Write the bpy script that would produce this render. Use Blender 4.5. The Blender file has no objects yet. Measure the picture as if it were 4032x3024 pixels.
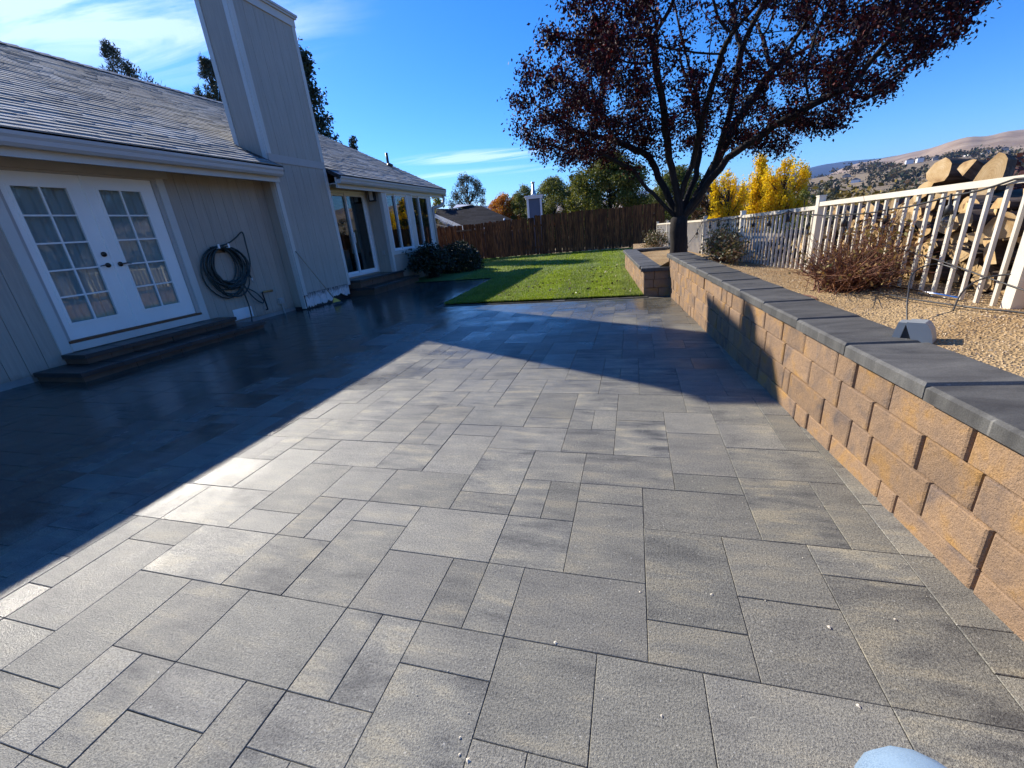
import bpy, bmesh, math, random
import numpy as np
from mathutils import Vector, Matrix
random.seed(7); RNG = np.random.default_rng(7)
SC = bpy.context.scene
COL = SC.collection
PI = math.pi

# ------------------------------------------------------------------ camera
CAM_H = 1.2659
cd = bpy.data.cameras.new('camera'); cam = bpy.data.objects.new('camera', cd); COL.objects.link(cam)
cd.sensor_width = 36.0; cd.lens = 14.797; cd.clip_start = 0.02; cd.clip_end = 30000
RW = [[0.9618967, 0.2589087, -0.0878692], [0.0109788, -0.3576951, -0.9337739], [-0.2731925, 0.8972294, -0.3469082]]
cam.matrix_world = Matrix(((RW[0][0], -RW[1][0], -RW[2][0], 0), (RW[0][1], -RW[1][1], -RW[2][1], 0),
                           (RW[0][2], -RW[1][2], -RW[2][2], CAM_H), (0, 0, 0, 1)))
SC.camera = cam

# ------------------------------------------------------------------ sky, sun, exposure
SUN_EL = math.radians(31.7); SUN_AZ = math.radians(-60.3)      # azimuth measured from +Y towards +X
w = bpy.data.worlds.new('World'); SC.world = w; w.use_nodes = True
nt = w.node_tree; nt.nodes.clear()
def wn(t, **k):
    n = nt.nodes.new(t)
    for a, b in k.items(): setattr(n, a, b)
    return n
def wl(a, b): nt.links.new(a, b)
sky = wn('ShaderNodeTexSky', sky_type='NISHITA', sun_disc=False, sun_elevation=SUN_EL, sun_rotation=SUN_AZ,
         altitude=900, air_density=1.0, dust_density=0.4, ozone_density=3.0)
hsv = wn('ShaderNodeHueSaturation'); hsv.inputs['Saturation'].default_value = 1.35; hsv.inputs['Value'].default_value = 1.0
wl(sky.outputs[0], hsv.inputs['Color'])
tc = wn('ShaderNodeTexCoord')
sep = wn('ShaderNodeSeparateXYZ'); wl(tc.outputs['Generated'], sep.inputs[0])
zc = wn('ShaderNodeMath', operation='MAXIMUM'); wl(sep.outputs[2], zc.inputs[0]); zc.inputs[1].default_value = 0.03
dx = wn('ShaderNodeMath', operation='DIVIDE'); wl(sep.outputs[0], dx.inputs[0]); wl(zc.outputs[0], dx.inputs[1])
dy = wn('ShaderNodeMath', operation='DIVIDE'); wl(sep.outputs[1], dy.inputs[0]); wl(zc.outputs[0], dy.inputs[1])
cp = wn('ShaderNodeCombineXYZ'); wl(dx.outputs[0], cp.inputs[0]); wl(dy.outputs[0], cp.inputs[1])
mp = wn('ShaderNodeMapping'); mp.inputs['Rotation'].default_value = (0, 0, math.radians(62)); mp.inputs['Scale'].default_value = (0.42, 2.1, 1)
wl(cp.outputs[0], mp.inputs['Vector'])
nz = wn('ShaderNodeTexNoise'); nz.inputs['Scale'].default_value = 1.15; nz.inputs['Detail'].default_value = 9; nz.inputs['Roughness'].default_value = 0.62
nz.inputs['Distortion'].default_value = 0.7
wl(mp.outputs[0], nz.inputs['Vector'])
nz2 = wn('ShaderNodeTexNoise'); nz2.inputs['Scale'].default_value = 0.33; nz2.inputs['Detail'].default_value = 3
wl(cp.outputs[0], nz2.inputs['Vector'])
def cloud_patch(az, el, rad, gain, stretch=1.0, rot=0.0):
    """soft patch of thin cloud round a direction, on the flat cloud layer"""
    a, e = math.radians(az), math.radians(el)
    t = 1 / math.tan(e)
    m = wn('ShaderNodeMapping', vector_type='TEXTURE')
    m.inputs['Location'].default_value = (math.sin(a) * t, math.cos(a) * t, 0)
    m.inputs['Rotation'].default_value = (0, 0, rot); m.inputs['Scale'].default_value = (rad, rad * stretch, 1)
    wl(cp.outputs[0], m.inputs['Vector'])
    g = wn('ShaderNodeTexGradient', gradient_type='SPHERICAL'); wl(m.outputs[0], g.inputs[0])
    s = wn('ShaderNodeMath', operation='MULTIPLY'); wl(g.outputs['Fac'], s.inputs[0]); s.inputs[1].default_value = gain
    return s
pa = cloud_patch(-53, 20.5, 1.3, 1.25, 0.8)
pb = cloud_patch(-19.0, 8.3, 1.3, 1.6, 0.5, math.radians(30))
pc = cloud_patch(-19, 6.6, 1.8, 0.7, 0.4, math.radians(20))
pd = cloud_patch(-18, 2.9, 9.0, 1.2, 0.4, math.radians(20))
def add2(a, b):
    m = wn('ShaderNodeMath', operation='ADD'); wl(a.outputs[0], m.inputs[0]); wl(b.outputs[0], m.inputs[1]); return m
msum = add2(add2(pa, pb), add2(pc, pd))
rmp = wn('ShaderNodeMapRange'); rmp.inputs['From Min'].default_value = 0.40; rmp.inputs['From Max'].default_value = 0.78
wl(nz.outputs['Fac'], rmp.inputs['Value'])
fac = wn('ShaderNodeMath', operation='MULTIPLY', use_clamp=True); wl(rmp.outputs[0], fac.inputs[0]); wl(msum.outputs[0], fac.inputs[1])
cap_ = wn('ShaderNodeMath', operation='MINIMUM'); wl(fac.outputs[0], cap_.inputs[0]); cap_.inputs[1].default_value = 0.36
mix = wn('ShaderNodeMixRGB'); wl(cap_.outputs[0], mix.inputs['Fac']); tint = wn('ShaderNodeMixRGB', blend_type='MULTIPLY'); tint.inputs[0].default_value = 1; wl(hsv.outputs[0], tint.inputs[1]); tint.inputs[2].default_value = (0.48, 0.68, 0.95, 1); wl(tint.outputs[0], mix.inputs[1]); mix.inputs[2].default_value = (7.2, 7.7, 8.4, 1)
bg = wn('ShaderNodeBackground'); wl(mix.outputs[0], bg.inputs['Color']); bg.inputs['Strength'].default_value = 0.115
out = wn('ShaderNodeOutputWorld'); wl(bg.outputs[0], out.inputs['Surface'])

sl = bpy.data.lights.new('sun', 'SUN'); sl.energy = 4.1; sl.angle = math.radians(0.5); sl.color = (1.0, 0.93, 0.82)
sun = bpy.data.objects.new('sun', sl); COL.objects.link(sun)
sdir = Vector((math.sin(SUN_AZ) * math.cos(SUN_EL), math.cos(SUN_AZ) * math.cos(SUN_EL), math.sin(SUN_EL)))
sun.rotation_euler = sdir.to_track_quat('Z', 'Y').to_euler()

vs = SC.view_settings
vs.view_transform = 'Standard'; vs.look = 'None'; vs.exposure = 1.0; vs.gamma = 1.0; vs.use_curve_mapping = False
SC.cycles.max_bounces = 8; SC.cycles.transparent_max_bounces = 16; SC.cycles.use_denoising = True
SC.cycles.volume_bounces = 0; SC.cycles.caustics_reflective = False; SC.cycles.caustics_refractive = False
SC.cycles.sample_clamp_indirect = 6.0

# ------------------------------------------------------------------ pixel helper (only to read places off the survey)
def ray(px, py):
    u = ((px - 2016) / 1657.2, (py - 1512) / 1657.2, 1.0)
    return Vector([RW[0][i] * u[0] + RW[1][i] * u[1] + RW[2][i] * u[2] for i in range(3)])
def project(x, y, z):
    v = (x, y, z - CAM_H)
    c = [sum(RW[r][i] * v[i] for i in range(3)) for r in range(3)]
    if c[2] <= 0.01: return None
    return 2016 + c[0] / c[2] * 1657.2, 1512 + c[1] / c[2] * 1657.2
def dirpos(az, dist, z=0.0):
    a = math.radians(az); return Vector((math.sin(a) * dist, math.cos(a) * dist, z))

# ------------------------------------------------------------------ mesh helpers
class MB:
    def __init__(s): s.v = []; s.f = []; s.m = []
    def add(s, verts, faces, mi=0):
        b = len(s.v); s.v += [tuple(p) for p in verts]
        s.f += [tuple(i + b for i in f) for f in faces]; s.m += [mi] * len(faces)
    def box(s, x0, x1, y0, y1, z0, z1, mi=0):
        s.add([(x0, y0, z0), (x1, y0, z0), (x1, y1, z0), (x0, y1, z0), (x0, y0, z1), (x1, y0, z1), (x1, y1, z1), (x0, y1, z1)],
              [(3, 2, 1, 0), (4, 5, 6, 7), (0, 1, 5, 4), (1, 2, 6, 5), (2, 3, 7, 6), (3, 0, 4, 7)], mi)
    def obox(s, c, ax, half, mi=0):
        """box at centre c with axes ax (3 vectors) and half sizes"""
        c = Vector(c); A = [Vector(a) * h for a, h in zip(ax, half)]
        vs_ = [c + sx * A[0] + sy * A[1] + sz * A[2] for sz in (-1, 1) for sx, sy in ((-1, -1), (1, -1), (1, 1), (-1, 1))]
        s.add(vs_, [(3, 2, 1, 0), (4, 5, 6, 7), (0, 1, 5, 4), (1, 2, 6, 5), (2, 3, 7, 6), (3, 0, 4, 7)], mi)
    def cbox(s, hx, hy, z0, z1, c, mi=0):
        """block with chamfered top edges, centred"""
        s.add([(-hx, -hy, z0), (hx, -hy, z0), (hx, hy, z0), (-hx, hy, z0), (-hx, -hy, z1 - c), (hx, -hy, z1 - c), (hx, hy, z1 - c), (-hx, hy, z1 - c),
               (-hx + c, -hy + c, z1), (hx - c, -hy + c, z1), (hx - c, hy - c, z1), (-hx + c, hy - c, z1)],
              [(0, 1, 5, 4), (1, 2, 6, 5), (2, 3, 7, 6), (3, 0, 4, 7), (4, 5, 9, 8), (5, 6, 10, 9), (6, 7, 11, 10), (7, 4, 8, 11), (8, 9, 10, 11)], mi)
    def tube(s, pts, rad, n=8, caps=True, mi=0):
        pts = [Vector(p) for p in pts]
        if not hasattr(rad, '__len__'): rad = [rad] * len(pts)
        rings = []; up = None
        for i, p in enumerate(pts):
            t = (pts[min(i + 1, len(pts) - 1)] - pts[max(i - 1, 0)])
            if t.length < 1e-9: t = Vector((0, 0, 1))
            t.normalize()
            if up is None:
                a = Vector((0, 0, 1)) if abs(t.z) < 0.9 else Vector((1, 0, 0)); up = (a - t * a.dot(t)).normalized()
            else:
                up = up - t * up.dot(t)
                up = up.normalized() if up.length > 1e-6 else t.orthogonal().normalized()
            b = t.cross(up)
            rings.append([p + (up * math.cos(2 * PI * k / n) + b * math.sin(2 * PI * k / n)) * rad[i] for k in range(n)])
        vs_ = [q for r in rings for q in r]; fs = []
        for i in range(len(pts) - 1):
            for k in range(n): fs.append((i * n + k, i * n + (k + 1) % n, (i + 1) * n + (k + 1) % n, (i + 1) * n + k))
        if caps:
            fs.append(tuple(reversed(range(n)))); fs.append(tuple((len(pts) - 1) * n + k for k in range(n)))
        s.add(vs_, fs, mi)
    def prism(s, poly, axis, a0, a1, mi=0):
        """extrude a 2-D polygon; axis 'x': poly is (y,z); 'y': (x,z); 'z': (x,y)"""
        def P(p, a): return {'x': (a, p[0], p[1]), 'y': (p[0], a, p[1]), 'z': (p[0], p[1], a)}[axis]
        n = len(poly)
        s.add([P(p, a0) for p in poly] + [P(p, a1) for p in poly],
              [tuple(range(n)), tuple(range(2 * n - 1, n - 1, -1))] + [(k + n, (k + 1) % n + n, (k + 1) % n, k) for k in range(n)], mi)
    def mesh(s, name, mats, smooth=False):
        me = bpy.data.meshes.new(name); me.from_pydata(s.v, [], s.f)
        for m in (mats if isinstance(mats, (list, tuple)) else [mats]): me.materials.append(m)
        if any(s.m): me.polygons.foreach_set('material_index', s.m)
        if smooth: me.polygons.foreach_set('use_smooth', [True] * len(s.f))
        bm = bmesh.new(); bm.from_mesh(me); bmesh.ops.recalc_face_normals(bm, faces=bm.faces); bm.to_mesh(me); bm.free()
        return me
    def build(s, name, mats, parent=None, smooth=False, loc=None):
        return link(name, s.mesh(name, mats, smooth), parent, loc)
def link(name, me, parent=None, loc=None, rot=None):
    o = bpy.data.objects.new(name, me); COL.objects.link(o)
    if parent is not None:
        o.parent = parent
        if loc is None and parent.type == 'EMPTY': o.matrix_parent_inverse = parent.matrix_world.inverted() if parent.get('_w') is None else Matrix.Translation(-Vector(parent['_w']))
    if loc is not None: o.location = loc
    if rot is not None: o.rotation_euler = rot
    return o
def tag(o, label, cat, group=None):
    o['label'] = label; o['category'] = cat
    if group: o['group'] = group
    return o
def thing(name, label, cat, loc=(0, 0, 0), group=None):
    o = bpy.data.objects.new(name, None); COL.objects.link(o); o.location = loc; o['_w'] = tuple(loc); o.empty_display_size = 0.1
    return tag(o, label, cat, group)
def struct(o): o['kind'] = 'structure'; return o
def stuff(o): o['kind'] = 'stuff'; return o
def quads_mesh(name, V, mat, per=4):
    """V: (n,4,3) array -> mesh of loose quads"""
    n = len(V); me = bpy.data.meshes.new(name)
    me.vertices.add(n * per); me.vertices.foreach_set('co', np.asarray(V, dtype=np.float32).reshape(-1))
    me.loops.add(n * per); me.loops.foreach_set('vertex_index', np.arange(n * per, dtype=np.int32))
    me.polygons.add(n); me.polygons.foreach_set('loop_start', np.arange(0, n * per, per, dtype=np.int32))
    try: me.polygons.foreach_set('loop_total', np.full(n, per, dtype=np.int32))
    except Exception: pass
    for m in (mat if isinstance(mat, (list, tuple)) else [mat]): me.materials.append(m)
    me.update(calc_edges=True); me.validate(); return me
def leaf_quads(P, size, aspect=0.5, droop=0.3, rng=RNG, flat=0.0):
    """kite-shaped leaves at points P (n,3); random directions"""
    n = len(P); d = rng.normal(size=(n, 3)); d[:, 2] -= droop
    if flat: d[:, 2] *= (1 - flat)
    d /= np.linalg.norm(d, axis=1)[:, None]
    r = rng.normal(size=(n, 3)); s = np.cross(d, r); s /= np.linalg.norm(s, axis=1)[:, None] + 1e-9
    L = size * rng.uniform(0.65, 1.25, size=(n, 1)); W = L * aspect * 0.5
    nn = np.cross(d, s)
    a = P; b = P + d * L * 0.45 + s * W + nn * L * 0.06; c = P + d * L; e = P + d * L * 0.45 - s * W + nn * L * 0.06
    return np.stack([a, b, c, e], axis=1)

# ------------------------------------------------------------------ materials
class NM:
    def __init__(s, name):
        s.m = bpy.data.materials.new(name); s.m.use_nodes = True; s.t = s.m.node_tree
        s.b = s.t.nodes['Principled BSDF']; s.x = None
    def n(s, typ, **k):
        q = s.t.nodes.new(typ)
        for a, b in k.items(): setattr(q, a, b)
        return q
    def l(s, a, b): s.t.links.new(a, b)
    def coord(s, kind='Object'):
        return s.n('ShaderNodeTexCoord').outputs[kind]
    def pos(s): return s.n('ShaderNodeNewGeometry').outputs['Position']
    def rnd(s): return s.n('ShaderNodeObjectInfo').outputs['Random']
    def island(s): return s.n('ShaderNodeNewGeometry').outputs['Random Per Island']
    def mapping(s, v, scale=(1, 1, 1), rot=(0, 0, 0)):
        q = s.n('ShaderNodeMapping'); q.inputs['Scale'].default_value = scale; q.inputs['Rotation'].default_value = rot; s.l(v, q.inputs[0]); return q.outputs[0]
    def noise(s, v, scale, detail=4, rough=0.55, w=None, dist=0.0):
        q = s.n('ShaderNodeTexNoise', noise_dimensions='4D' if w is not None else '3D')
        q.inputs['Scale'].default_value = scale; q.inputs['Detail'].default_value = detail; q.inputs['Roughness'].default_value = rough; q.inputs['Distortion'].default_value = dist
        s.l(v, q.inputs['Vector'])
        if w is not None: s.l(w, q.inputs['W'])
        return q.outputs['Fac']
    def math(s, op, a, b=None, clamp=False):
        q = s.n('ShaderNodeMath', operation=op, use_clamp=clamp)
        for i, x in enumerate((a, b)):
            if x is None: continue
            if isinstance(x, (int, float)): q.inputs[i].default_value = x
            else: s.l(x, q.inputs[i])
        return q.outputs[0]
    def rng(s, v, a, b, c, d):
        q = s.n('ShaderNodeMapRange'); s.l(v, q.inputs[0])
        for i, x in enumerate((a, b, c, d)): q.inputs[i + 1].default_value = x
        return q.outputs[0]
    def ramp(s, v, stops, interp='LINEAR'):
        q = s.n('ShaderNodeValToRGB'); q.color_ramp.interpolation = interp; e = q.color_ramp.elements
        while len(e) < len(stops): e.new(0.5)
        for i, (p, c) in enumerate(stops): e[i].position = p; e[i].color = (*c, 1)
        s.l(v, q.inputs[0]); return q.outputs[0]
    def mixc(s, f, a, b, mode='MIX'):
        q = s.n('ShaderNodeMixRGB', blend_type=mode)
        for i, x in enumerate((f, a, b)):
            if isinstance(x, (int, float)): q.inputs[i].default_value = x
            elif isinstance(x, tuple): q.inputs[i].default_value = (*x, 1)
            else: s.l(x, q.inputs[i])
        return q.outputs[0]
    def val(s, col, v):
        q = s.n('ShaderNodeHueSaturation'); s.l(col, q.inputs['Color'])
        if isinstance(v, (int, float)): q.inputs['Value'].default_value = v
        else: s.l(v, q.inputs['Value'])
        return q.outputs[0]
    def color(s, c):
        if isinstance(c, tuple): s.b.inputs['Base Color'].default_value = (*c, 1)
        else: s.l(c, s.b.inputs['Base Color'])
    def rough(s, r):
        if isinstance(r, (int, float)): s.b.inputs['Roughness'].default_value = r
        else: s.l(r, s.b.inputs['Roughness'])
    def spec(s, v): s.b.inputs['Specular IOR Level'].default_value = v
    def bump(s, h, strength=0.3, dist=0.01):
        q = s.n('ShaderNodeBump')
        if isinstance(strength, (int, float)): q.inputs['Strength'].default_value = strength
        else: s.l(strength, q.inputs['Strength'])
        q.inputs['Distance'].default_value = dist
        s.l(h, q.inputs['Height'])
        if s.x is not None: s.l(s.x, q.inputs['Normal'])
        s.x = q.outputs[0]; s.l(s.x, s.b.inputs['Normal'])
def paint(name, col, rough=0.6, var=0.12, scale=3.0, bump=0.15, bscale=90, metallic=0.0, spec=0.5, bdist=0.002):
    """a painted or moulded surface: small tone changes, fine grain, faint per-piece shift"""
    M = NM(name); p = M.pos()
    a = M.noise(p, scale, 5, 0.6); r = M.rnd()
    v = M.math('ADD', M.rng(a, 0.3, 0.7, 1 - var, 1 + var), M.rng(r, 0, 1, -var * 0.4, var * 0.4))
    rgb = M.n('ShaderNodeRGB'); rgb.outputs[0].default_value = (*col, 1)
    M.color(M.val(rgb.outputs[0], v)); M.rough(M.rng(a, 0.3, 0.7, rough - 0.06, rough + 0.06)); M.b.inputs['Metallic'].default_value = metallic; M.spec(spec)
    if bump: M.bump(M.noise(p, bscale, 3), bump, bdist)
    return M.m
def leafmat(name, stops, rough=0.5, trans=0.25, spec=0.4):
    M = NM(name); c = M.ramp(M.island(), stops)
    M.color(c); M.rough(rough); M.spec(spec)
    tr = M.n('ShaderNodeBsdfTranslucent'); M.l(M.mixc(1.0, c, (1.25, 1.15, 0.7), 'MULTIPLY'), tr.inputs['Color'])
    mx = M.n('ShaderNodeMixShader'); mx.inputs[0].default_value = trans
    o = M.t.nodes['Material Output']; M.l(M.b.outputs[0], mx.inputs[1]); M.l(tr.outputs[0], mx.inputs[2]); M.l(mx.outputs[0], o.inputs['Surface'])
    return M.m

def m_paver():
    M = NM('paver'); co = M.coord('Object'); r = M.rnd(); W = M.math('MULTIPLY', r, 57.0); P = M.pos()
    st = M.noise(M.mapping(co, (1.6, 6.5, 1)), 2.2, 6, 0.62, W, 0.35)
    bl = M.noise(co, 4.5, 3, 0.5, W)
    t = M.math('ADD', M.math('MULTIPLY', st, 0.72), M.math('MULTIPLY', bl, 0.28))
    c = M.ramp(t, [(0.38, (0.088, 0.088, 0.085)), (0.46, (0.185, 0.180, 0.157)), (0.53, (0.245, 0.233, 0.190)), (0.61, (0.36, 0.32, 0.228))])
    r2 = M.math('FRACT', M.math('MULTIPLY', r, 7.31))
    c = M.mixc(M.rng(r2, 0.25, 1, 0.35, 1.0), M.ramp(M.math('FRACT', M.math('MULTIPLY', r, 13.7)), [(0, (0.225, 0.216, 0.188)), (0.5, (0.26, 0.246, 0.202)), (1, (0.22, 0.212, 0.175))]), c)
    c = M.val(c, M.rng(r, 0, 1, 0.84, 1.18))
    sp = M.noise(P, 210, 2, 0.7)
    c = M.mixc(0.55, c, M.ramp(sp, [(0.36, (0.35, 0.35, 0.36)), (0.5, (1, 1, 1)), (0.66, (1.5, 1.47, 1.42))]), 'MULTIPLY')
    gr = M.noise(P, 135, 3, 0.7)
    c = M.mixc(0.85, c, M.ramp(gr, [(0.33, (0.48, 0.48, 0.49)), (0.46, (0.93, 0.93, 0.93)), (0.56, (1.07, 1.07, 1.06)), (0.70, (1.42, 1.41, 1.37))]), 'MULTIPLY')
    chips = M.noise(P, 95, 1, 0.4)
    c = M.mixc(M.rng(chips, 0.735, 0.76, 0, 0.7), c, (0.5, 0.48, 0.42))
    # wet area by the house: patchy water film plus painted eave shade
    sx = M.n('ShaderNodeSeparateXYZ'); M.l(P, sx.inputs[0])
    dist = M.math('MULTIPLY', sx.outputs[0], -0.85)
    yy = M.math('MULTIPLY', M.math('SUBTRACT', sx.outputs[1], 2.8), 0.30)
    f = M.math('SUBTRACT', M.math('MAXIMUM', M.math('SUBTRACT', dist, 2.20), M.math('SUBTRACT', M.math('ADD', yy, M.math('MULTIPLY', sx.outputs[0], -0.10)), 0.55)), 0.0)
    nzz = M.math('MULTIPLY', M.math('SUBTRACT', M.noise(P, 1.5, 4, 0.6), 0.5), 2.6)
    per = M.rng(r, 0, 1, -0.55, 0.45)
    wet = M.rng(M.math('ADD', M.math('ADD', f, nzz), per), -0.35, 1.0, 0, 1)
    c = M.mixc(M.math('MULTIPLY', wet, 0.85), c, M.mixc(1.0, c, (0.15, 0.15, 0.15), 'MULTIPLY'))  # darkened past soaked stone: eave shade put into the colour
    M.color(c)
    wetz = M.rng(M.math('ADD', sx.outputs[0], M.math('MULTIPLY', M.math('SUBTRACT', M.noise(P, 2.2, 3, 0.6), 0.5), 1.6)), -1.9, -0.2, -0.16, 0.06)
    damp = M.math('ADD', M.rng(M.noise(P, 3.1, 3, 0.6), 0.35, 0.65, 0.52, 0.68), wetz)
    q = M.n('ShaderNodeMix'); M.l(wet, q.inputs[0]); M.l(damp, q.inputs[2]); q.inputs[3].default_value = 0.13
    M.rough(q.outputs[0]); M.l(M.rng(M.math('MULTIPLY', M.math('ADD', wetz, -0.06), -3.3), 0, 1, 0.30, 0.34), M.b.inputs['Specular IOR Level'])
    bs = M.rng(wet, 0, 1, 0.75, 0.10)
    M.bump(M.math('ADD', sp, M.math('MULTIPLY', M.noise(P, 620, 1), 0.5)), bs, 0.0035)
    M.bump(M.noise(P, 14, 3), 0.12, 0.004); M.bump(gr, M.rng(wet, 0, 1, 0.5, 0.06), 0.004); M.bump(M.noise(co, 5.0, 1, 0.4, W), 0.35, 0.012)
    return M.m
def m_block():
    M = NM('wall_block'); co = M.coord('Object'); r = M.rnd(); W = M.math('MULTIPLY', r, 91.0); P = M.pos()
    a = M.noise(co, 5.5, 4, 0.6, W, 0.6)
    c = M.ramp(a, [(0.30, (0.16, 0.125, 0.105)), (0.41, (0.26, 0.178, 0.118)), (0.54, (0.325, 0.212, 0.125)), (0.65, (0.39, 0.225, 0.085))])
    c = M.val(c, M.rng(r, 0, 1, 0.86, 1.12))
    sp = M.noise(P, 170, 3, 0.7)
    c = M.mixc(0.5, c, M.ramp(sp, [(0.34, (0.45, 0.45, 0.46)), (0.52, (1, 1, 1)), (0.70, (1.35, 1.35, 1.3))]), 'MULTIPLY')
    M.color(c); M.rough(0.92); M.spec(0.2)
    M.bump(M.noise(P, 20, 5, 0.7), 0.6, 0.016); M.bump(sp, 0.8, 0.005)
    return M.m
def m_cap():
    M = NM('cap_stone'); co = M.coord('Object'); r = M.rnd(); W = M.math('MULTIPLY', r, 37.0); P = M.pos()
    a = M.noise(M.mapping(co, (5.0, 1.5, 1)), 2.0, 6, 0.65, W, 0.8)
    c = M.ramp(a, [(0.33, (0.048, 0.047, 0.045)), (0.5, (0.088, 0.086, 0.080)), (0.68, (0.130, 0.127, 0.115))])
    c = M.val(c, M.rng(r, 0, 1, 0.8, 1.2))
    scr = M.noise(M.mapping(P, (9, 30, 1), (0, 0, 0.7)), 1.6, 2, 0.5)
    c = M.mixc(M.rng(scr, 0.70, 0.78, 0, 0.4), c, (0.4, 0.38, 0.33))
    sp = M.noise(P, 240, 2, 0.7)
    c = M.mixc(0.4, c, M.ramp(sp, [(0.35, (0.5, 0.5, 0.5)), (0.5, (1, 1, 1)), (0.68, (1.5, 1.5, 1.5))]), 'MULTIPLY')
    M.color(c); M.rough(0.72); M.spec(0.35); M.bump(sp, 0.5, 0.003); return M.m
def m_wood(name, stops, scale=(1, 1, 1), rough=0.8, bump=0.3):
    M = NM(name); co = M.coord('Object'); r = M.rnd(); W = M.math('MULTIPLY', r, 43.0)
    a = M.noise(M.mapping(co, scale), 3.0, 5, 0.6, W, 0.5)
    c = M.ramp(a, stops); c = M.val(c, M.rng(r, 0, 1, 0.7, 1.3)); M.color(c); M.rough(rough); M.spec(0.3)
    M.bump(a, bump, 0.006); return M.m
def m_siding(name, col, stain=False):
    M = NM(name); P = M.pos(); r = M.rnd()
    a = M.noise(M.mapping(P, (18, 18, 1.2)), 2.0, 5, 0.65); b = M.noise(P, 0.8, 3)
    v = M.math('ADD', M.math('ADD', M.rng(a, 0.3, 0.7, -0.10, 0.10), M.rng(b, 0.3, 0.7, 0.94, 1.06)), M.rng(r, 0, 1, -0.03, 0.03))
    rgb = M.n('ShaderNodeRGB'); rgb.outputs[0].default_value = (*col, 1)
    c = M.val(rgb.outputs[0], v)
    if stain:      # splash dirt near the foot of the boards, a band with its own ragged edge
        z = M.n('ShaderNodeSeparateXYZ'); M.l(P, z.inputs[0])
        e = M.math('ADD', z.outputs[2], M.math('MULTIPLY', M.math('SUBTRACT', M.noise(P, 9, 4), 0.5), 0.25))
        c = M.mixc(M.rng(e, 0.02, 0.16, 0.45, 0), c, (0.12, 0.09, 0.07))
    M.color(c); M.rough(0.62); M.spec(0.35)
    M.bump(a, 0.22, 0.003); M.bump(M.noise(P, 160, 2), 0.15, 0.001); return M.m
def m_glass(name, tint=(0.75, 0.8, 0.8), rough=0.0):
    M = NM(name); M.t.nodes.remove(M.b)
    ge = M.n('ShaderNodeNewGeometry'); vm = M.n('ShaderNodeVectorMath', operation='DOT_PRODUCT'); M.l(ge.outputs['Incoming'], vm.inputs[0]); M.l(ge.outputs['Normal'], vm.inputs[1])
    f2 = M.math('ADD', M.math('MULTIPLY', M.math('POWER', M.math('SUBTRACT', 1.0, M.math('ABSOLUTE', vm.outputs['Value']), True), 3.2), 0.9), 0.05, True)
    g = M.n('ShaderNodeBsdfGlossy'); g.inputs['Roughness'].default_value = rough; g.inputs['Color'].default_value = (0.92, 0.95, 0.96, 1)
    nb = M.n('ShaderNodeBump'); nb.inputs['Strength'].default_value = 0.03; nb.inputs['Distance'].default_value = 0.02; M.l(M.noise(M.pos(), 2.3, 1), nb.inputs['Height']); M.l(nb.outputs[0], g.inputs['Normal'])
    t = M.n('ShaderNodeBsdfTransparent'); t.inputs['Color'].default_value = (*tint, 1)
    mx = M.n('ShaderNodeMixShader'); M.l(f2, mx.inputs[0]); M.l(t.outputs[0], mx.inputs[1]); M.l(g.outputs[0], mx.inputs[2])
    M.l(mx.outputs[0], M.t.nodes['Material Output'].inputs['Surface']); return M.m
def m_ground(name, stops, scale, bump=0.5, bscale=60, bdist=0.01, rough=0.95):
    M = NM(name); P = M.pos(); a = M.noise(P, scale, 6, 0.65); b = M.noise(P, bscale, 3, 0.6)
    c = M.ramp(a, stops); c = M.mixc(0.6, c, M.ramp(b, [(0.3, (0.45, 0.43, 0.4)), (0.5, (1, 1, 1)), (0.7, (1.3, 1.28, 1.2))]), 'MULTIPLY')
    M.color(c); M.rough(rough); M.spec(0.15); M.bump(b, bump, bdist); return M.m
# ------------------------------------------------------------------ shared materials
MAT = dict(
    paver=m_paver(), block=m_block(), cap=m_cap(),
    siding=m_siding('siding_paint', (0.40, 0.345, 0.280), True), chim=m_siding('chimney_siding_paint', (0.42, 0.385, 0.325)),
    trim=paint('trim_paint', (0.60, 0.58, 0.525), 0.5, 0.06, 2.0, 0.12, 60), trimdark=paint('warm_trim_paint', (0.44, 0.41, 0.37), 0.55, 0.06),
    white=paint('white_door_paint', (0.88, 0.86, 0.80), 0.35, 0.03, 2.0, 0.05, 80), vinyl=paint('white_vinyl', (0.78, 0.79, 0.78), 0.35, 0.03, 2, 0.03, 80),
    gutter=paint('gutter_paint', (0.54, 0.535, 0.51), 0.35, 0.05, 2, 0.05, 30), glass=m_glass('window_glass'),
    bronze=paint('dark_bronze', (0.10, 0.075, 0.055), 0.35, 0.1, 9, 0, metallic=0.8), brass=paint('brass_tap', (0.45, 0.27, 0.10), 0.4, 0.1, 20, 0.1, metallic=0.6),
    curtain=paint('curtain_cloth', (0.84, 0.84, 0.82), 0.85, 0.06, 4, 0.3, 300), dark=paint('dark_room', (0.05, 0.048, 0.045), 0.8, 0.1),
    cabinet=paint('kitchen_cabinet', (0.62, 0.64, 0.58), 0.5, 0.05), counter=paint('counter_top', (0.06, 0.06, 0.06), 0.3, 0.1),
    concrete=paint('foundation_concrete', (0.30, 0.29, 0.27), 0.9, 0.15, 6, 0.5, 80, bdist=0.004), black=paint('black_metal', (0.018, 0.018, 0.02), 0.45, 0.1),
    fence=paint('cream_fence_paint', (0.72, 0.655, 0.53), 0.4, 0.06, 6, 0.1, 60), bark=m_wood('dark_bark', [(0.3, (0.012, 0.010, 0.009)), (0.6, (0.035, 0.028, 0.025)), (0.75, (0.07, 0.06, 0.055))], (9, 9, 1.6), 0.9, 1.0),
)
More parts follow.
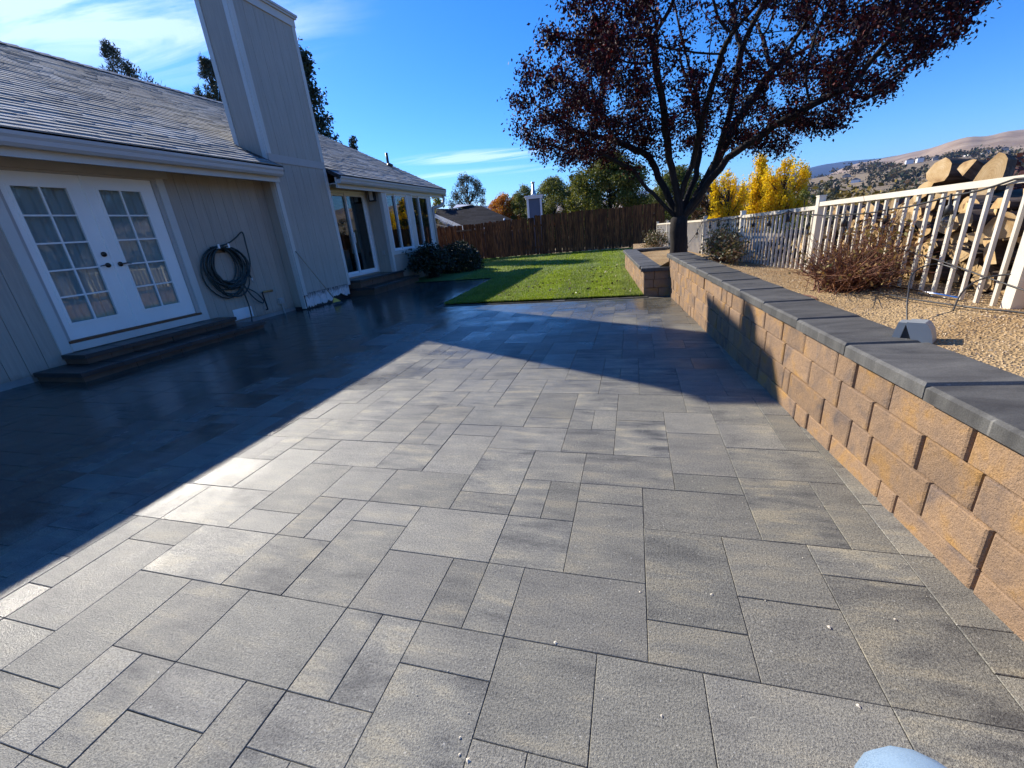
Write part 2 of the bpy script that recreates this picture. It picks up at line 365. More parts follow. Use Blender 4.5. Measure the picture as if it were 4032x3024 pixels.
def m_shingle():
    M = NM('roof_shingle'); P = M.pos()
    r = M.math('FRACT', M.math('ADD', M.rnd(), M.island()))
    c = M.ramp(r, [(0.0, (0.24, 0.245, 0.23)), (0.35, (0.36, 0.365, 0.34)), (0.7, (0.47, 0.475, 0.445)), (1.0, (0.30, 0.305, 0.29))])
    sp = M.noise(P, 130, 2, 0.7)
    c = M.mixc(0.5, c, M.ramp(sp, [(0.35, (0.5, 0.5, 0.5)), (0.5, (1, 1, 1)), (0.68, (1.5, 1.5, 1.5))]), 'MULTIPLY')
    c = M.mixc(M.rng(M.noise(P, 0.7, 4), 0.4, 0.7, 0, 0.35), c, (0.14, 0.13, 0.125))
    M.color(c); M.rough(0.95); M.spec(0.15); M.bump(sp, 0.6, 0.004); return M.m
MAT['shingle'] = m_shingle()

# ------------------------------------------------------------------ ground, patio, lawn
def smooth(a, b, x):
    t = min(1, max(0, (x - a) / (b - a))); return t * t * (3 - 2 * t)
def hnoise(x, y, s):
    return math.sin(x * 1.3 / s + 1.7 * math.sin(y * 0.9 / s)) * 0.5 + math.sin(y * 1.7 / s + 2.1 + 1.3 * math.sin(x * 0.7 / s)) * 0.5
def terrain(x, y):
    r = math.hypot(x, y); az = math.degrees(math.atan2(x, y))
    z = -0.14 - 5.0 * smooth(24, 120, r) - 6 * smooth(4.2, 40, x) * smooth(2, 8, abs(y) + 6)
    right = smooth(-5, 25, az) * (1 - smooth(150, 178, az))
    z += smooth(150, 1500, r) * (18 + 54 * right) - 2.0 * smooth(60, 200, r) * right
    if r > 60: z += hnoise(x, y, 60) * 1.2 * smooth(60, 200, r) + hnoise(x, y, 170) * 5 * smooth(250, 900, r)
    return z
def ground_sheet():
    mb = MB(); na = 128
    rs = [0, 3, 6, 9, 12, 15, 18, 22, 26, 31, 37, 44, 53, 64, 78, 95, 118, 148, 190, 245, 320, 420, 560, 740, 980, 1300, 1700, 2400, 3600, 5600, 9000]
    vs_ = [(0, 0, terrain(0, 0))]
    for r in rs[1:]:
        for k in range(na):
            a = 2 * PI * k / na; x, y = r * math.sin(a), r * math.cos(a)
            vs_.append((x, y, terrain(x, y)))
    fs = [(0, 1 + (k + 1) % na, 1 + k) for k in range(na)]
    for i in range(len(rs) - 2):
        for k in range(na):
            a = 1 + i * na + k; b = 1 + i * na + (k + 1) % na
            fs.append((a, b, b + na, a + na))
    mb.add(vs_, fs)
    return struct(mb.build('ground', m_ground('dry_ground', [(0.3, (0.14, 0.105, 0.06)), (0.5, (0.27, 0.20, 0.115)), (0.7, (0.34, 0.27, 0.17))], 0.02, 0.2, 0.6, 0.1), smooth=True))
ground_sheet()

LAWN_X0, LAWN_Y0, LAWN_Y1 = -3.55, 7.44, 11.35
def lawn_left(y): return -3.47 - 0.05 * (y - 7.44)
def planter_x(y): return 0.172 - 0.0858 * (y - 7.462)
# sand bed below the pavers
mb = MB(); mb.box(-7.15, 1.25, -2.2, 7.5, -0.12, -0.012); mb.box(-7.15, -3.5, 7.5, 11.6, -0.12, -0.012)
patio = struct(mb.build('patio', m_ground('joint_sand', [(0.3, (0.07, 0.067, 0.060)), (0.7, (0.16, 0.15, 0.13))], 3, 0.4, 120, 0.004)))
PM = 0.1524; PX0, PY0 = -0.39855, 0.64356
DIG = '''-13,0,2,3 -11,-1,2,3 -9,-2,1,2 -8,-2,1,2 -9,0,2,2 -7,0,3,2 -7,-1,2,1 -7,-2,2,1 -5,-2,1,2 -4,0,1,2 -3,0,1,2 -4,-1,2,1 -2,1,2,1 -2,-1,2,2 -4,2,2,2 -2,2,1,2 -1,2,1,2 -11,2,3,2 -8,2,2,2 -6,2,2,3 -13,3,2,1 -13,4,3,2 -10,4,2,1 -10,5,2,3 -8,4,1,2 -7,4,1,2 -14,1,1,3 -15,4,2,2 -14,6,2,2 -12,6,2,3 -14,8,1,2 -13,8,1,2 -12,9,2,1 -14,10,2,2 -8,6,2,2 -6,6,3,2 -6,5,2,1 -4,4,3,2 -3,6,2,1 -3,7,2,3 -5,8,2,3 -5,11,2,1 -1,6,1,2 0,6,1,2 -1,8,2,2 -1,4,2,2 -3,10,3,2 0,10,2,2 -2,12,2,1 -2,13,2,3 0,12,1,2 1,12,1,2 0,14,2,2 -5,12,3,2 -7,12,2,2 -9,11,2,3 -9,10,2,1 -7,10,1,2 -6,10,1,2 -7,8,2,2 -10,8,3,2 -12,10,3,2 -6,14,2,2 -4,14,2,3 -9,14,3,2 -11,15,2,1 -11,12,2,3 -13,12,2,2 -12,14,1,2 1,8,3,2 1,7,2,1 1,4,2,3 3,6,3,2 4,8,2,1 4,9,2,3 4,12,2,2 2,10,2,3 2,13,2,1 2,14,3,2 5,14,1,2 6,13,2,3 6,11,2,2 8,11,1,3 8,14,1,2 6,9,3,2 6,6,2,3 8,6,1,3 3,3,2,3 3,2,2,1 5,4,2,2 5,2,2,2 7,2,2,3 7,5,2,1 9,4,1,2 9,3,1,1 0,2,3,2 0,0,2,2 2,0,2,2 4,0,3,2 7,1,2,1 -6,18,2,2 -5,16,1,2 -4,17,2,1 -4,18,3,2 -2,16,3,2 -1,18,2,1 -1,19,2,3 -3,20,2,3 -3,23,2,1 -1,22,3,2 1,18,1,2 2,18,1,2 1,20,2,2 0,24,2,1 0,25,2,3 2,22,2,2 3,20,3,2 4,22,3,2 4,24,2,2 6,20,2,2 7,22,1,2 6,24,2,2 5,26,3,2 3,19,2,1 3,16,2,3 5,18,2,2 5,16,2,2 7,17,1,3 7,16,2,1 3,24,1,2 2,24,1,2 2,26,2,2 4,26,1,2 -3,24,3,2 -2,26,2,3 -2,29,2,1 -4,26,2,2 -4,28,1,2 -3,28,1,2 -4,30,2,2 -2,30,2,2 -7,23,2,3 -4,22,1,2 -7,26,3,3 -5,24,2,2 -5,23,1,1 -6,29,2,3 -9,27,2,1 -8,30,2,3 -10,30,2,4 -9,24,2,3 -11,24,2,2 -11,26,1,2 -10,26,1,2 -11,28,2,2 -13,27,2,3 -13,26,2,1 5,28,2,3 5,32,2,2 3,28,2,2 3,30,1,2 4,30,1,2 3,33,2,2 1,31,2,3 1,30,2,1 1,35,3,2 2,38,2,3 -1,33,2,2 -3,33,2,1 -3,35,1,1 -2,35,1,1 -3,37,2,1 -5,34,2,1 -5,35,2,3 -5,39,3,2 0,39,2,2 -2,39,2,2 7,28,1,1 4,35,2,3 4,39,3,2 6,35,1,2'''
def pavers():
    tiles = [tuple(map(int, t.split(','))) for t in DIG.split()]
    occ = set()
    for x, y, a, b in tiles:
        for i in range(a):
            for j in range(b): occ.add((x + i, y + j))
    def wall_x(yy): return 1.065 - 0.0861 * (yy - 1.75) + 0.06
    def inside(c, r):
        x = PX0 + (c + 0.5) * PM; y = PY0 + (r + 0.5) * PM
        if x < -7.06 or y < -1.6: return False
        if y < PY0 + 43.35 * PM: return x < wall_x(y)
        if y > LAWN_Y1: return False
        return x < -3.62
    rr = random.Random(11); sizes = [(2, 2), (2, 3), (3, 2), (2, 2), (3, 2), (2, 1), (1, 2)]
    for r in range(-15, 72):
        for c in range(-46, 14):
            if (c, r) in occ or not inside(c, r): continue
            ss = sizes[:]; rr.shuffle(ss); ss.append((1, 1))
            for a, b in ss:
                cells = [(c + i, r + j) for i in range(a) for j in range(b)]
                if all(q not in occ and inside(*q) for q in cells):
                    tiles.append((c, r, a, b)); occ.update(cells); break
    def rank(t):
        x = PX0 + (t[0] + t[2] / 2) * PM; y = PY0 + (t[1] + t[3] / 2) * PM
        p = project(x, y, 0)
        if p is None or not (-150 < p[0] < 4180 and p[1] < 3200): return -1
        d = math.sqrt(x * x + y * y + 1.6)
        return t[2] * t[3] / d ** 3
    tiles.sort(key=rank, reverse=True)
    meshes = {}
    rest = MB()
    for k, (c, r, a, b) in enumerate(tiles):
        x = PX0 + (c + a / 2) * PM; y = PY0 + (r + b / 2) * PM; z = rr.uniform(-0.0012, 0.0012)
        if k < 300:
            if (a, b) not in meshes:
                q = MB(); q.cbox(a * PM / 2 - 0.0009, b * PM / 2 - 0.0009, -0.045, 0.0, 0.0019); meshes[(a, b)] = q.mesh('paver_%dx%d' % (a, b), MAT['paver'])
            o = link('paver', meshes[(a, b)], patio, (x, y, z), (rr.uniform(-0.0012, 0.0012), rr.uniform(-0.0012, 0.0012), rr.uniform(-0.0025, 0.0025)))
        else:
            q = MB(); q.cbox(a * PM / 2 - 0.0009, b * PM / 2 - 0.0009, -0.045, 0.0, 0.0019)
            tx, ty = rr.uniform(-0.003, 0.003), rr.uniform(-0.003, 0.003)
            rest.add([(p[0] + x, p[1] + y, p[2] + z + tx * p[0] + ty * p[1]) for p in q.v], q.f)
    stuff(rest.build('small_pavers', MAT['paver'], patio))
    # soldier course along the lawn
    q = MB(); q.cbox(0.112, 0.062, -0.045, 0.0, 0.004); me = q.mesh('edge_paver', MAT['paver'])
    x = -3.42
    while x < 0.1:
        link('edge_paver', me, patio, (x + 0.115, 7.365 - 0.0005 * x, 0.001)); x += 0.229
pavers()

# lawn
def lawn():
    nx, ny = 44, 60; mb = MB(); vs_ = []; x1 = lambda y: planter_x(y) if y < 12.4 else 1.6
    def X0(y): return lawn_left(y) if y < LAWN_Y1 else -8.6
    for j in range(ny + 1):
        y = 7.44 + (19.7 - 7.44) * j / ny
        if abs(y - LAWN_Y1) < 0.12: y = LAWN_Y1 + (0.004 if y >= LAWN_Y1 else -0.004)
        for i in range(nx + 1):
            x = X0(y) + (x1(y) - X0(y)) * i / nx
            vs_.append((x, y, 0.018 + 0.008 * hnoise(x, y, 0.7)))
    mb.add(vs_, [(j * (nx + 1) + i, j * (nx + 1) + i + 1, (j + 1) * (nx + 1) + i + 1, (j + 1) * (nx + 1) + i) for j in range(ny) for i in range(nx)])
    M = NM('lawn_turf'); P = M.pos()
    c = M.ramp(M.noise(P, 18, 4), [(0.3, (0.07, 0.11, 0.015)), (0.6, (0.13, 0.19, 0.025)), (0.75, (0.19, 0.22, 0.05))]); M.color(c); M.rough(0.9); M.bump(M.noise(P, 90, 3), 0.6, 0.02)
    struct(mb.build('lawn', M.m))
    n = 120000; rng = np.random.default_rng(3)
    y = 7.43 + (19.4 - 7.43) * rng.random(n) ** 1.7; u = rng.random(n)
    x0 = np.where(y < LAWN_Y1, -3.47 - 0.05 * (y - 7.44), -6.9); x1a = np.where(y < 12.4, 0.172 - 0.0858 * (y - 7.462), 1.4)
    x = x0 + (x1a - x0) * u
    keep = ~((y > LAWN_Y1) & (x < -4.9) & (y < 13.6)); x = x[keep]; y = y[keep]; n = len(x)
    base = np.stack([x, y, np.full(n, 0.012)], 1)
    # mown in stripes: the blades lean to one side, then to the other
    stripe = np.where(np.floor((x + 0.04 * (y - 8) + 0.15) / 0.62) % 2 == 0, 1.0, -1.0)
    hgt = rng.uniform(0.022, 0.045, n) * (1 + 0.25 * np.clip((y - 9) / 8, 0, 1)); ang = rng.uniform(0, 2 * PI, n)
    wd = rng.uniform(0.004, 0.008, n) * (1 + 0.5 * np.clip((y - 9) / 6, 0, 1.6))
    side = np.stack([np.cos(ang), np.sin(ang), np.zeros(n)], 1) * wd[:, None]
    lean = np.stack([rng.normal(0, 0.4, n), stripe * 0.55 + rng.normal(0, 0.4, n), np.ones(n)], 1); lean *= (hgt / np.linalg.norm(lean, axis=1))[:, None]
    V = np.stack([base - side, base + side, base + lean + side * 0.25, base + lean - side * 0.25], 1)
    # laid as sod rolls, each strip a slightly different green
    GM = NM('grass_blade'); gx = GM.n('ShaderNodeSeparateXYZ'); GM.l(GM.pos(), gx.inputs[0])
    strip = GM.math('FLOOR', GM.math('DIVIDE', GM.math('ADD', gx.outputs[0], GM.math('ADD', GM.math('MULTIPLY', gx.outputs[1], 0.04), GM.math('MULTIPLY', GM.noise(GM.pos(), 5, 2), 0.08))), 0.62))
    wn1 = GM.n('ShaderNodeTexWhiteNoise', noise_dimensions='1D'); GM.l(strip, wn1.inputs['W'])
    gc = GM.ramp(GM.island(), [(0.0, (0.14, 0.205, 0.010)), (0.45, (0.23, 0.315, 0.016)), (0.85, (0.31, 0.39, 0.03)), (0.95, (0.42, 0.43, 0.15)), (1.0, (0.55, 0.52, 0.32))])
    gc = GM.mixc(GM.rng(wn1.outputs['Value'], 0, 1, 0, 0.42), gc, (0.32, 0.37, 0.15)); gc = GM.val(gc, GM.rng(GM.noise(GM.pos(), 2.2, 3), 0.3, 0.7, 0.8, 1.15))
    GM.color(gc); GM.rough(0.5); GM.spec(0.35); tr = GM.n('ShaderNodeBsdfTranslucent'); GM.l(gc, tr.inputs['Color']); mx = GM.n('ShaderNodeMixShader'); mx.inputs[0].default_value = 0.5
    GM.l(GM.b.outputs[0], mx.inputs[1]); GM.l(tr.outputs[0], mx.inputs[2]); GM.l(mx.outputs[0], GM.t.nodes['Material Output'].inputs['Surface'])
    stuff(link('grass', quads_mesh('grass', V, GM.m)))
    # fallen leaves on the grass
    k = 170; xs = rng.uniform(-2.6, 0.1, k); ys = rng.uniform(7.6, 12.5, k); q = xs < (0.1 - 0.0858 * (ys - 7.46)); P3 = np.stack([xs[q], ys[q], np.full(q.sum(), 0.05)], 1)
    stuff(link('fallen_leaves', quads_mesh('fallen_leaves', leaf_quads(P3, 0.055, 0.6, 0.0, rng, 0.8), leafmat('fallen_leaf', [(0, (0.03, 0.015, 0.012)), (0.5, (0.09, 0.03, 0.02)), (0.8, (0.35, 0.28, 0.16)), (1, (0.6, 0.55, 0.45))], 0.5, 0.1))))
lawn()

# ------------------------------------------------------------------ the house
WX = -7.08         # face of the main wall
house = thing('house', 'grey board-sided house with shingle roof, glazed doors and tall boxed chimney', 'house', (-7.0, 6.0, 0))
def planks(parent, x, y0, y1, z0, z1, pitch, mat, thick=0.006, name='siding_plank', gap=0.0032):
    n = max(1, round((y1 - y0) / pitch)); d = (y1 - y0) / n; key = None
    q = MB(); hw = d / 2 - gap / 2; h = z1 - z0
    q.add([(0, -hw, 0), (0, hw, 0), (0, hw, h), (0, -hw, h), (thick, -hw + 0.002, 0), (thick, hw - 0.002, 0), (thick, hw - 0.002, h), (thick, -hw + 0.002, h)],
          [(0, 1, 2, 3), (7, 6, 5, 4), (0, 4, 5, 1), (1, 5, 6, 2), (2, 6, 7, 3), (3, 7, 4, 0)])
    me = q.mesh(name, mat)
    for i in range(n): link(name, me, parent, (x - thick, y0 + (i + 0.5) * d, z0))
def house_walls():
    mb = MB(); X = WX - 0.017
    for y0, y1, z0, z1 in ((-1.0, 3.5, 0.0, 2.62), (5.62, 7.62, 0, 2.62), (3.5, 5.62, 2.44, 2.62), (3.5, 5.62, 0, 0.26), (7.62, 9.27, 0, 2.62), (9.27, 11.2, 2.52, 2.62), (9.27, 11.2, 0, 0.42)):
        mb.box(X - 0.1, X, y0, y1, z0, z1)
    wall = mb.build('wall', MAT['siding'], house)
    planks(wall, WX, -1.0, 3.515, 0.085, 2.56, 0.1905, MAT['siding']); planks(wall, WX, 5.605, 7.60, 0.085, 2.56, 0.1905, MAT['siding'])
    planks(wall, WX, 9.26, 9.30, 0.4, 2.56, 0.1905, MAT['siding'])
    f = MB(); f.box(X - 0.05, X + 0.012, -1.0, 3.14, -0.06, 0.084); f.build('foundation', MAT['concrete'], house); f = MB(); f.box(X - 0.05, X + 0.012, 5.92, 7.62, -0.06, 0.07)
    f.build('foundation', MAT['concrete'], house)
    # window bay, side and front
    b = MB(); b.box(-7.2, -6.62, 11.205, 11.3, 0, 2.6)
    for y0, y1, z0, z1 in ((11.3, 14.25, 0, 0.83), (11.3, 14.25, 2.5, 2.6), (11.3, 11.37, 0.83, 2.5), (12.61, 12.87, 0.83, 2.5), (14.07, 14.25, 0.83, 2.5)): b.box(-6.72, -6.62, y0, y1, z0, z1)
    b.box(-17, -6.63, 14.25, 14.33, 0, 2.6)
    b.add([(-17, 14.25, 2.6), (-6.63, 14.25, 2.6), (-12, 14.25, 5.35), (-17, 14.33, 2.6), (-6.63, 14.33, 2.6), (-12, 14.33, 5.35)], [(0, 1, 2), (5, 4, 3), (1, 4, 5, 2), (2, 5, 3, 0)])
    b.box(-17.1, -17, -1, 14.33, 0, 2.6); b.box(-17, -7.2, -1.08, -1, 0, 2.6)
    b.add([(-17, -1.08, 2.6), (-6.63, -1.08, 2.6), (-12, -1.08, 5.35), (-17, -1, 2.6), (-6.63, -1, 2.6), (-12, -1, 5.35)], [(2, 1, 0), (3, 4, 5), (2, 5, 4, 1), (0, 3, 5, 2)])
    bay = b.build('bay_wall', MAT['siding'], house)
    t = MB()
    t.box(-6.62, -6.598, 11.19, 11.29, 0.33, 2.56); t.box(-6.70, -6.60, 11.183, 11.205, 0.33, 2.56); t.box(-6.62, -6.598, 14.16, 14.25, 0.25, 2.56)
    t.box(-6.62, -6.594, 11.29, 14.16, 0.83, 0.925); t.box(-6.62, -6.596, 11.29, 14.16, 2.495, 2.56); t.box(-6.62, -6.597, 12.61, 12.87, 0.925, 2.495)
    t.box(-6.62, -6.597, 11.29, 11.37, 0.925, 2.495); t.box(-6.62, -6.597, 14.07, 14.16, 0.925, 2.495)
    t.build('bay_trim', MAT['trim'], house)
    t = MB(); t.box(WX - 0.02, WX + 0.028, 3.50, 3.615, 0.245, 2.45); t.build('door_trim', MAT['trim'], house)
    t = MB(); t.box(WX - 0.02, WX + 0.028, 5.49, 5.605, 0.245, 2.45); t.build('door_trim', MAT['trim'], house)
    t = MB(); t.box(WX - 0.02, WX + 0.034, 3.40, 5.69, 2.45, 2.575); t.build('door_header', MAT['trimdark'], house)
    t = MB(); t.box(WX - 0.02, WX + 0.05, 3.615, 5.49, 0.252, 0.352); t.build('sill_board', MAT['trim'], house)
    t = MB(); t.box(WX - 0.10, WX + 0.035, 3.615, 5.49, 0.352, 0.385); t.build('threshold', MAT['bronze'], house)
    t = MB(); t.box(WX - 0.12, WX + 0.006, 3.615, 3.655, 0.385, 2.45); t.box(WX - 0.12, WX + 0.006, 5.43, 5.49, 0.385, 2.45); t.box(WX - 0.12, WX + 0.006, 3.655, 5.43, 2.42, 2.45)
    t.build('door_frame', MAT['trimdark'], house)
    s = MB(); s.box(-7.2, -6.6, -1.0, 7.6, 2.555, 2.575); s.box(-7.2, -6.6, 9.26, 15.25, 2.565, 2.585); s.build('soffit', MAT['trimdark'], house)
    # rooms behind the glass
    r = MB()
    for y0, y1 in ((3.3, 6.0), (9.0, 14.2)):
        r.box(-11.2, -11.1, y0, y1, 0.3, 2.6); r.box(-11.1, WX - 0.13, y0 - 0.05, y0, 0.3, 2.6); r.box(-11.1, WX - 0.13, y1, y1 + 0.05, 0.3, 2.6)
        r.box(-11.1, WX - 0.13, y0, y1, 0.25, 0.3); r.box(-11.1, WX - 0.13, y0, y1, 2.56, 2.6)
    r.build('room', MAT['dark'], house)
    k = MB(); k.box(-10.2, -9.8, 11.6, 13.2, 1.5, 2.3); k.box(-10.3, -9.7, 11.3, 13.6, 0.3, 1.05); k.box(-9.6, -9.55, 13.62, 14.1, 0.9, 2.3); k.build('kitchen_cabinet', MAT['cabinet'], house)
    k = MB(); k.box(-10.34, -9.62, 11.25, 13.65, 1.05, 1.09); k.build('counter', MAT['counter'], house)
house_walls()

def french_door(y0, y1, gy0, gy1, handle_y, dead):
    X1, X0 = WX - 0.012, WX - 0.056; z0, z1, g0, g1 = 0.39, 2.418, 0.604, 2.252
    m = MB(); m.box(X0, X1, y0, gy0 - 0.03, z0, z1); m.box(X0, X1, gy1 + 0.03, y1, z0, z1); m.box(X0, X1, gy0 - 0.03, gy1 + 0.03, z0, g0 - 0.03); m.box(X0, X1, gy0 - 0.03, gy1 + 0.03, g1 + 0.03, z1)
    d = m.build('door', MAT['white'], house)
    f = MB()
    for a in (gy0 - 0.032, gy1): f.box(X0 + 0.004, X1 + 0.010, a, a + 0.032, g0 - 0.032, g1 + 0.032)
    for a in (g0 - 0.032, g1): f.box(X0 + 0.004, X1 + 0.010, gy0, gy1, a, a + 0.032)
    f.build('glazing_frame', MAT['white'], d)
    ym = (gy0 + gy1) / 2; hz = (g1 - g0) / 5
    mu = MB(); mu.box(X1 - 0.018, X1 + 0.004, ym - 0.010, ym + 0.010, g0, g1); mu.build('muntin', MAT['white'], d)
    for k in range(1, 5):
        for a, b in ((gy0, ym - 0.010), (ym + 0.010, gy1)):
            mu = MB(); mu.box(X1 - 0.018, X1 + 0.003, a, b, g0 + hz * k - 0.010, g0 + hz * k + 0.010); mu.build('muntin', MAT['white'], d)
    for k in range(5):
        for a, b in ((gy0, ym), (ym, gy1)):
            p = MB(); p.box(X1 - 0.026, X1 - 0.022, a, b, g0 + hz * k, g0 + hz * (k + 1)); p.build('pane', MAT['glass'], d)
    h = MB(); h.tube([(X1, handle_y, 1.272), (X1 + 0.014, handle_y, 1.272)], 0.032, 14); h.tube([(X1 + 0.01, handle_y, 1.272), (X1 + 0.05, handle_y, 1.272)], 0.011, 8)
    s = 1 if dead else 1
    h.tube([(X1 + 0.048, handle_y - 0.012, 1.272), (X1 + 0.052, handle_y + (-0.06 if dead else 0.06), 1.278), (X1 + 0.048, handle_y + (-0.12 if dead else 0.12), 1.268)], [0.010, 0.008, 0.005], 8)
    h.build('handle', MAT['bronze'], d, True)
    if dead:
        h = MB(); h.tube([(X1, handle_y, 1.418), (X1 + 0.018, handle_y, 1.418)], 0.033, 14); h.tube([(X1 + 0.018, handle_y, 1.418), (X1 + 0.024, handle_y, 1.418)], 0.018, 12); h.build('deadbolt', MAT['bronze'], d, True)
french_door(3.658, 4.508, 3.755, 4.31, 4.43, True)
french_door(4.530, 5.425, 4.675, 5.225, 4.588, False)
m = MB(); m.box(WX - 0.05, WX + 0.004, 4.496, 4.532, 0.39, 2.418); m.build('astragal', MAT['white'], house)
def curtain(y0, y1, z0, z1, x):
    m = MB(); n = 64; vs_ = []; rr = random.Random(4)
    ph = [rr.uniform(0, 6) for _ in range(3)]
    for j in (0, 1, 2, 3):
        z = z0 + (z1 - z0) * j / 3
        for i in range(n + 1):
            y = y0 + (y1 - y0) * i / n
            a = 0.022 * math.sin(y * 48 + ph[0] + 0.4 * math.sin(y * 9)) + 0.012 * math.sin(y * 23 + ph[1] + j * 0.3)
            vs_.append((x + a * (1.15 - 0.1 * j), y, z))
    m.add(vs_, [(j * (n + 1) + i, j * (n + 1) + i + 1, (j + 1) * (n + 1) + i + 1, (j + 1) * (n + 1) + i) for j in range(3) for i in range(n)])
    m.build('curtain', MAT['curtain'], house, True)
curtain(3.70, 4.40, 0.45, 2.40, WX - 0.105); curtain(4.62, 5.32, 0.45, 2.40, WX - 0.105)

def slider_window(name, x, y0, y1, z0, z1, ym, ft, sash):
    """outer frame, two sashes (one in front), two panes"""
    f = MB()
    f.box(x - 0.08, x + 0.012, y0, y0 + ft, z0, z1); f.box(x - 0.08, x + 0.012, y1 - ft, y1, z0, z1); f.box(x - 0.08, x + 0.012, y0 + ft, y1 - ft, z0, z0 + ft); f.box(x - 0.08, x + 0.012, y0 + ft, y1 - ft, z1 - ft, z1)
    w_ = f.build(name, MAT['vinyl'], house)
    a0, a1, b0, b1 = y0 + ft, y1 - ft, z0 + ft, z1 - ft
    for i, (p, q, xo) in enumerate(((a0, ym + sash / 2, -0.055), (ym - sash / 2, a1, -0.02))):
        s = MB(); xx = x + xo
        s.box(xx - 0.028, xx, p, p + sash, b0, b1); s.box(xx - 0.028, xx, q - sash, q, b0, b1); s.box(xx - 0.028, xx, p + sash, q - sash, b0, b0 + sash); s.box(xx - 0.028, xx, p + sash, q - sash, b1 - sash, b1)
        s.build('sash', MAT['vinyl'], w_)
        g = MB(); g.box(xx - 0.016, xx - 0.012, p + sash, q - sash, b0 + sash, b1 - sash); g.build('pane', MAT['glass'], w_)
    return w_
sd = slider_window('sliding_door', WX + 0.012, 9.30, 11.105, 0.425, 2.515, 10.26, 0.065, 0.055)
m = MB(); m.box(WX + 0.0, WX + 0.025, 10.262, 10.29, 1.25, 1.52); m.build('handle', MAT['vinyl'], sd)
m = MB(); m.box(WX - 0.015, WX + 0.01, 11.108, 11.185, 0.40, 2.55); m.build('slider_trim', MAT['trim'], house)
slider_window('window', -6.598, 11.375, 12.605, 0.93, 2.49, 11.92, 0.035, 0.04); slider_window('window', -6.598, 12.875, 14.065, 0.93, 2.49, 13.43, 0.035, 0.04)
# wall lamp on the bay's side wall
m = MB(); m.box(-6.945, -6.775, 11.165, 11.183, 2.27, 2.56)
for a, b, c, d in ((-6.945, -6.925, 2.27, 2.56), (-6.795, -6.775, 2.27, 2.56), (-6.925, -6.795, 2.27, 2.295), (-6.925, -6.795, 2.535, 2.56)): m.box(a, b, 11.075, 11.165, c, d)
lamp = m.build('wall_lamp', MAT['black'], house)
m = MB(); m.box(-6.918, -6.802, 11.085, 11.16, 2.30, 2.53); m.build('lamp_shade', paint('frosted_glass', (0.72, 0.72, 0.70), 0.4, 0.03), lamp)
m = MB(); m.box(-6.885, -6.805, 11.155, 11.183, 0.86, 0.98); m.box(-6.87, -6.82, 11.148, 11.155, 0.88, 0.96); m.build('outlet', MAT['trimdark'], house)

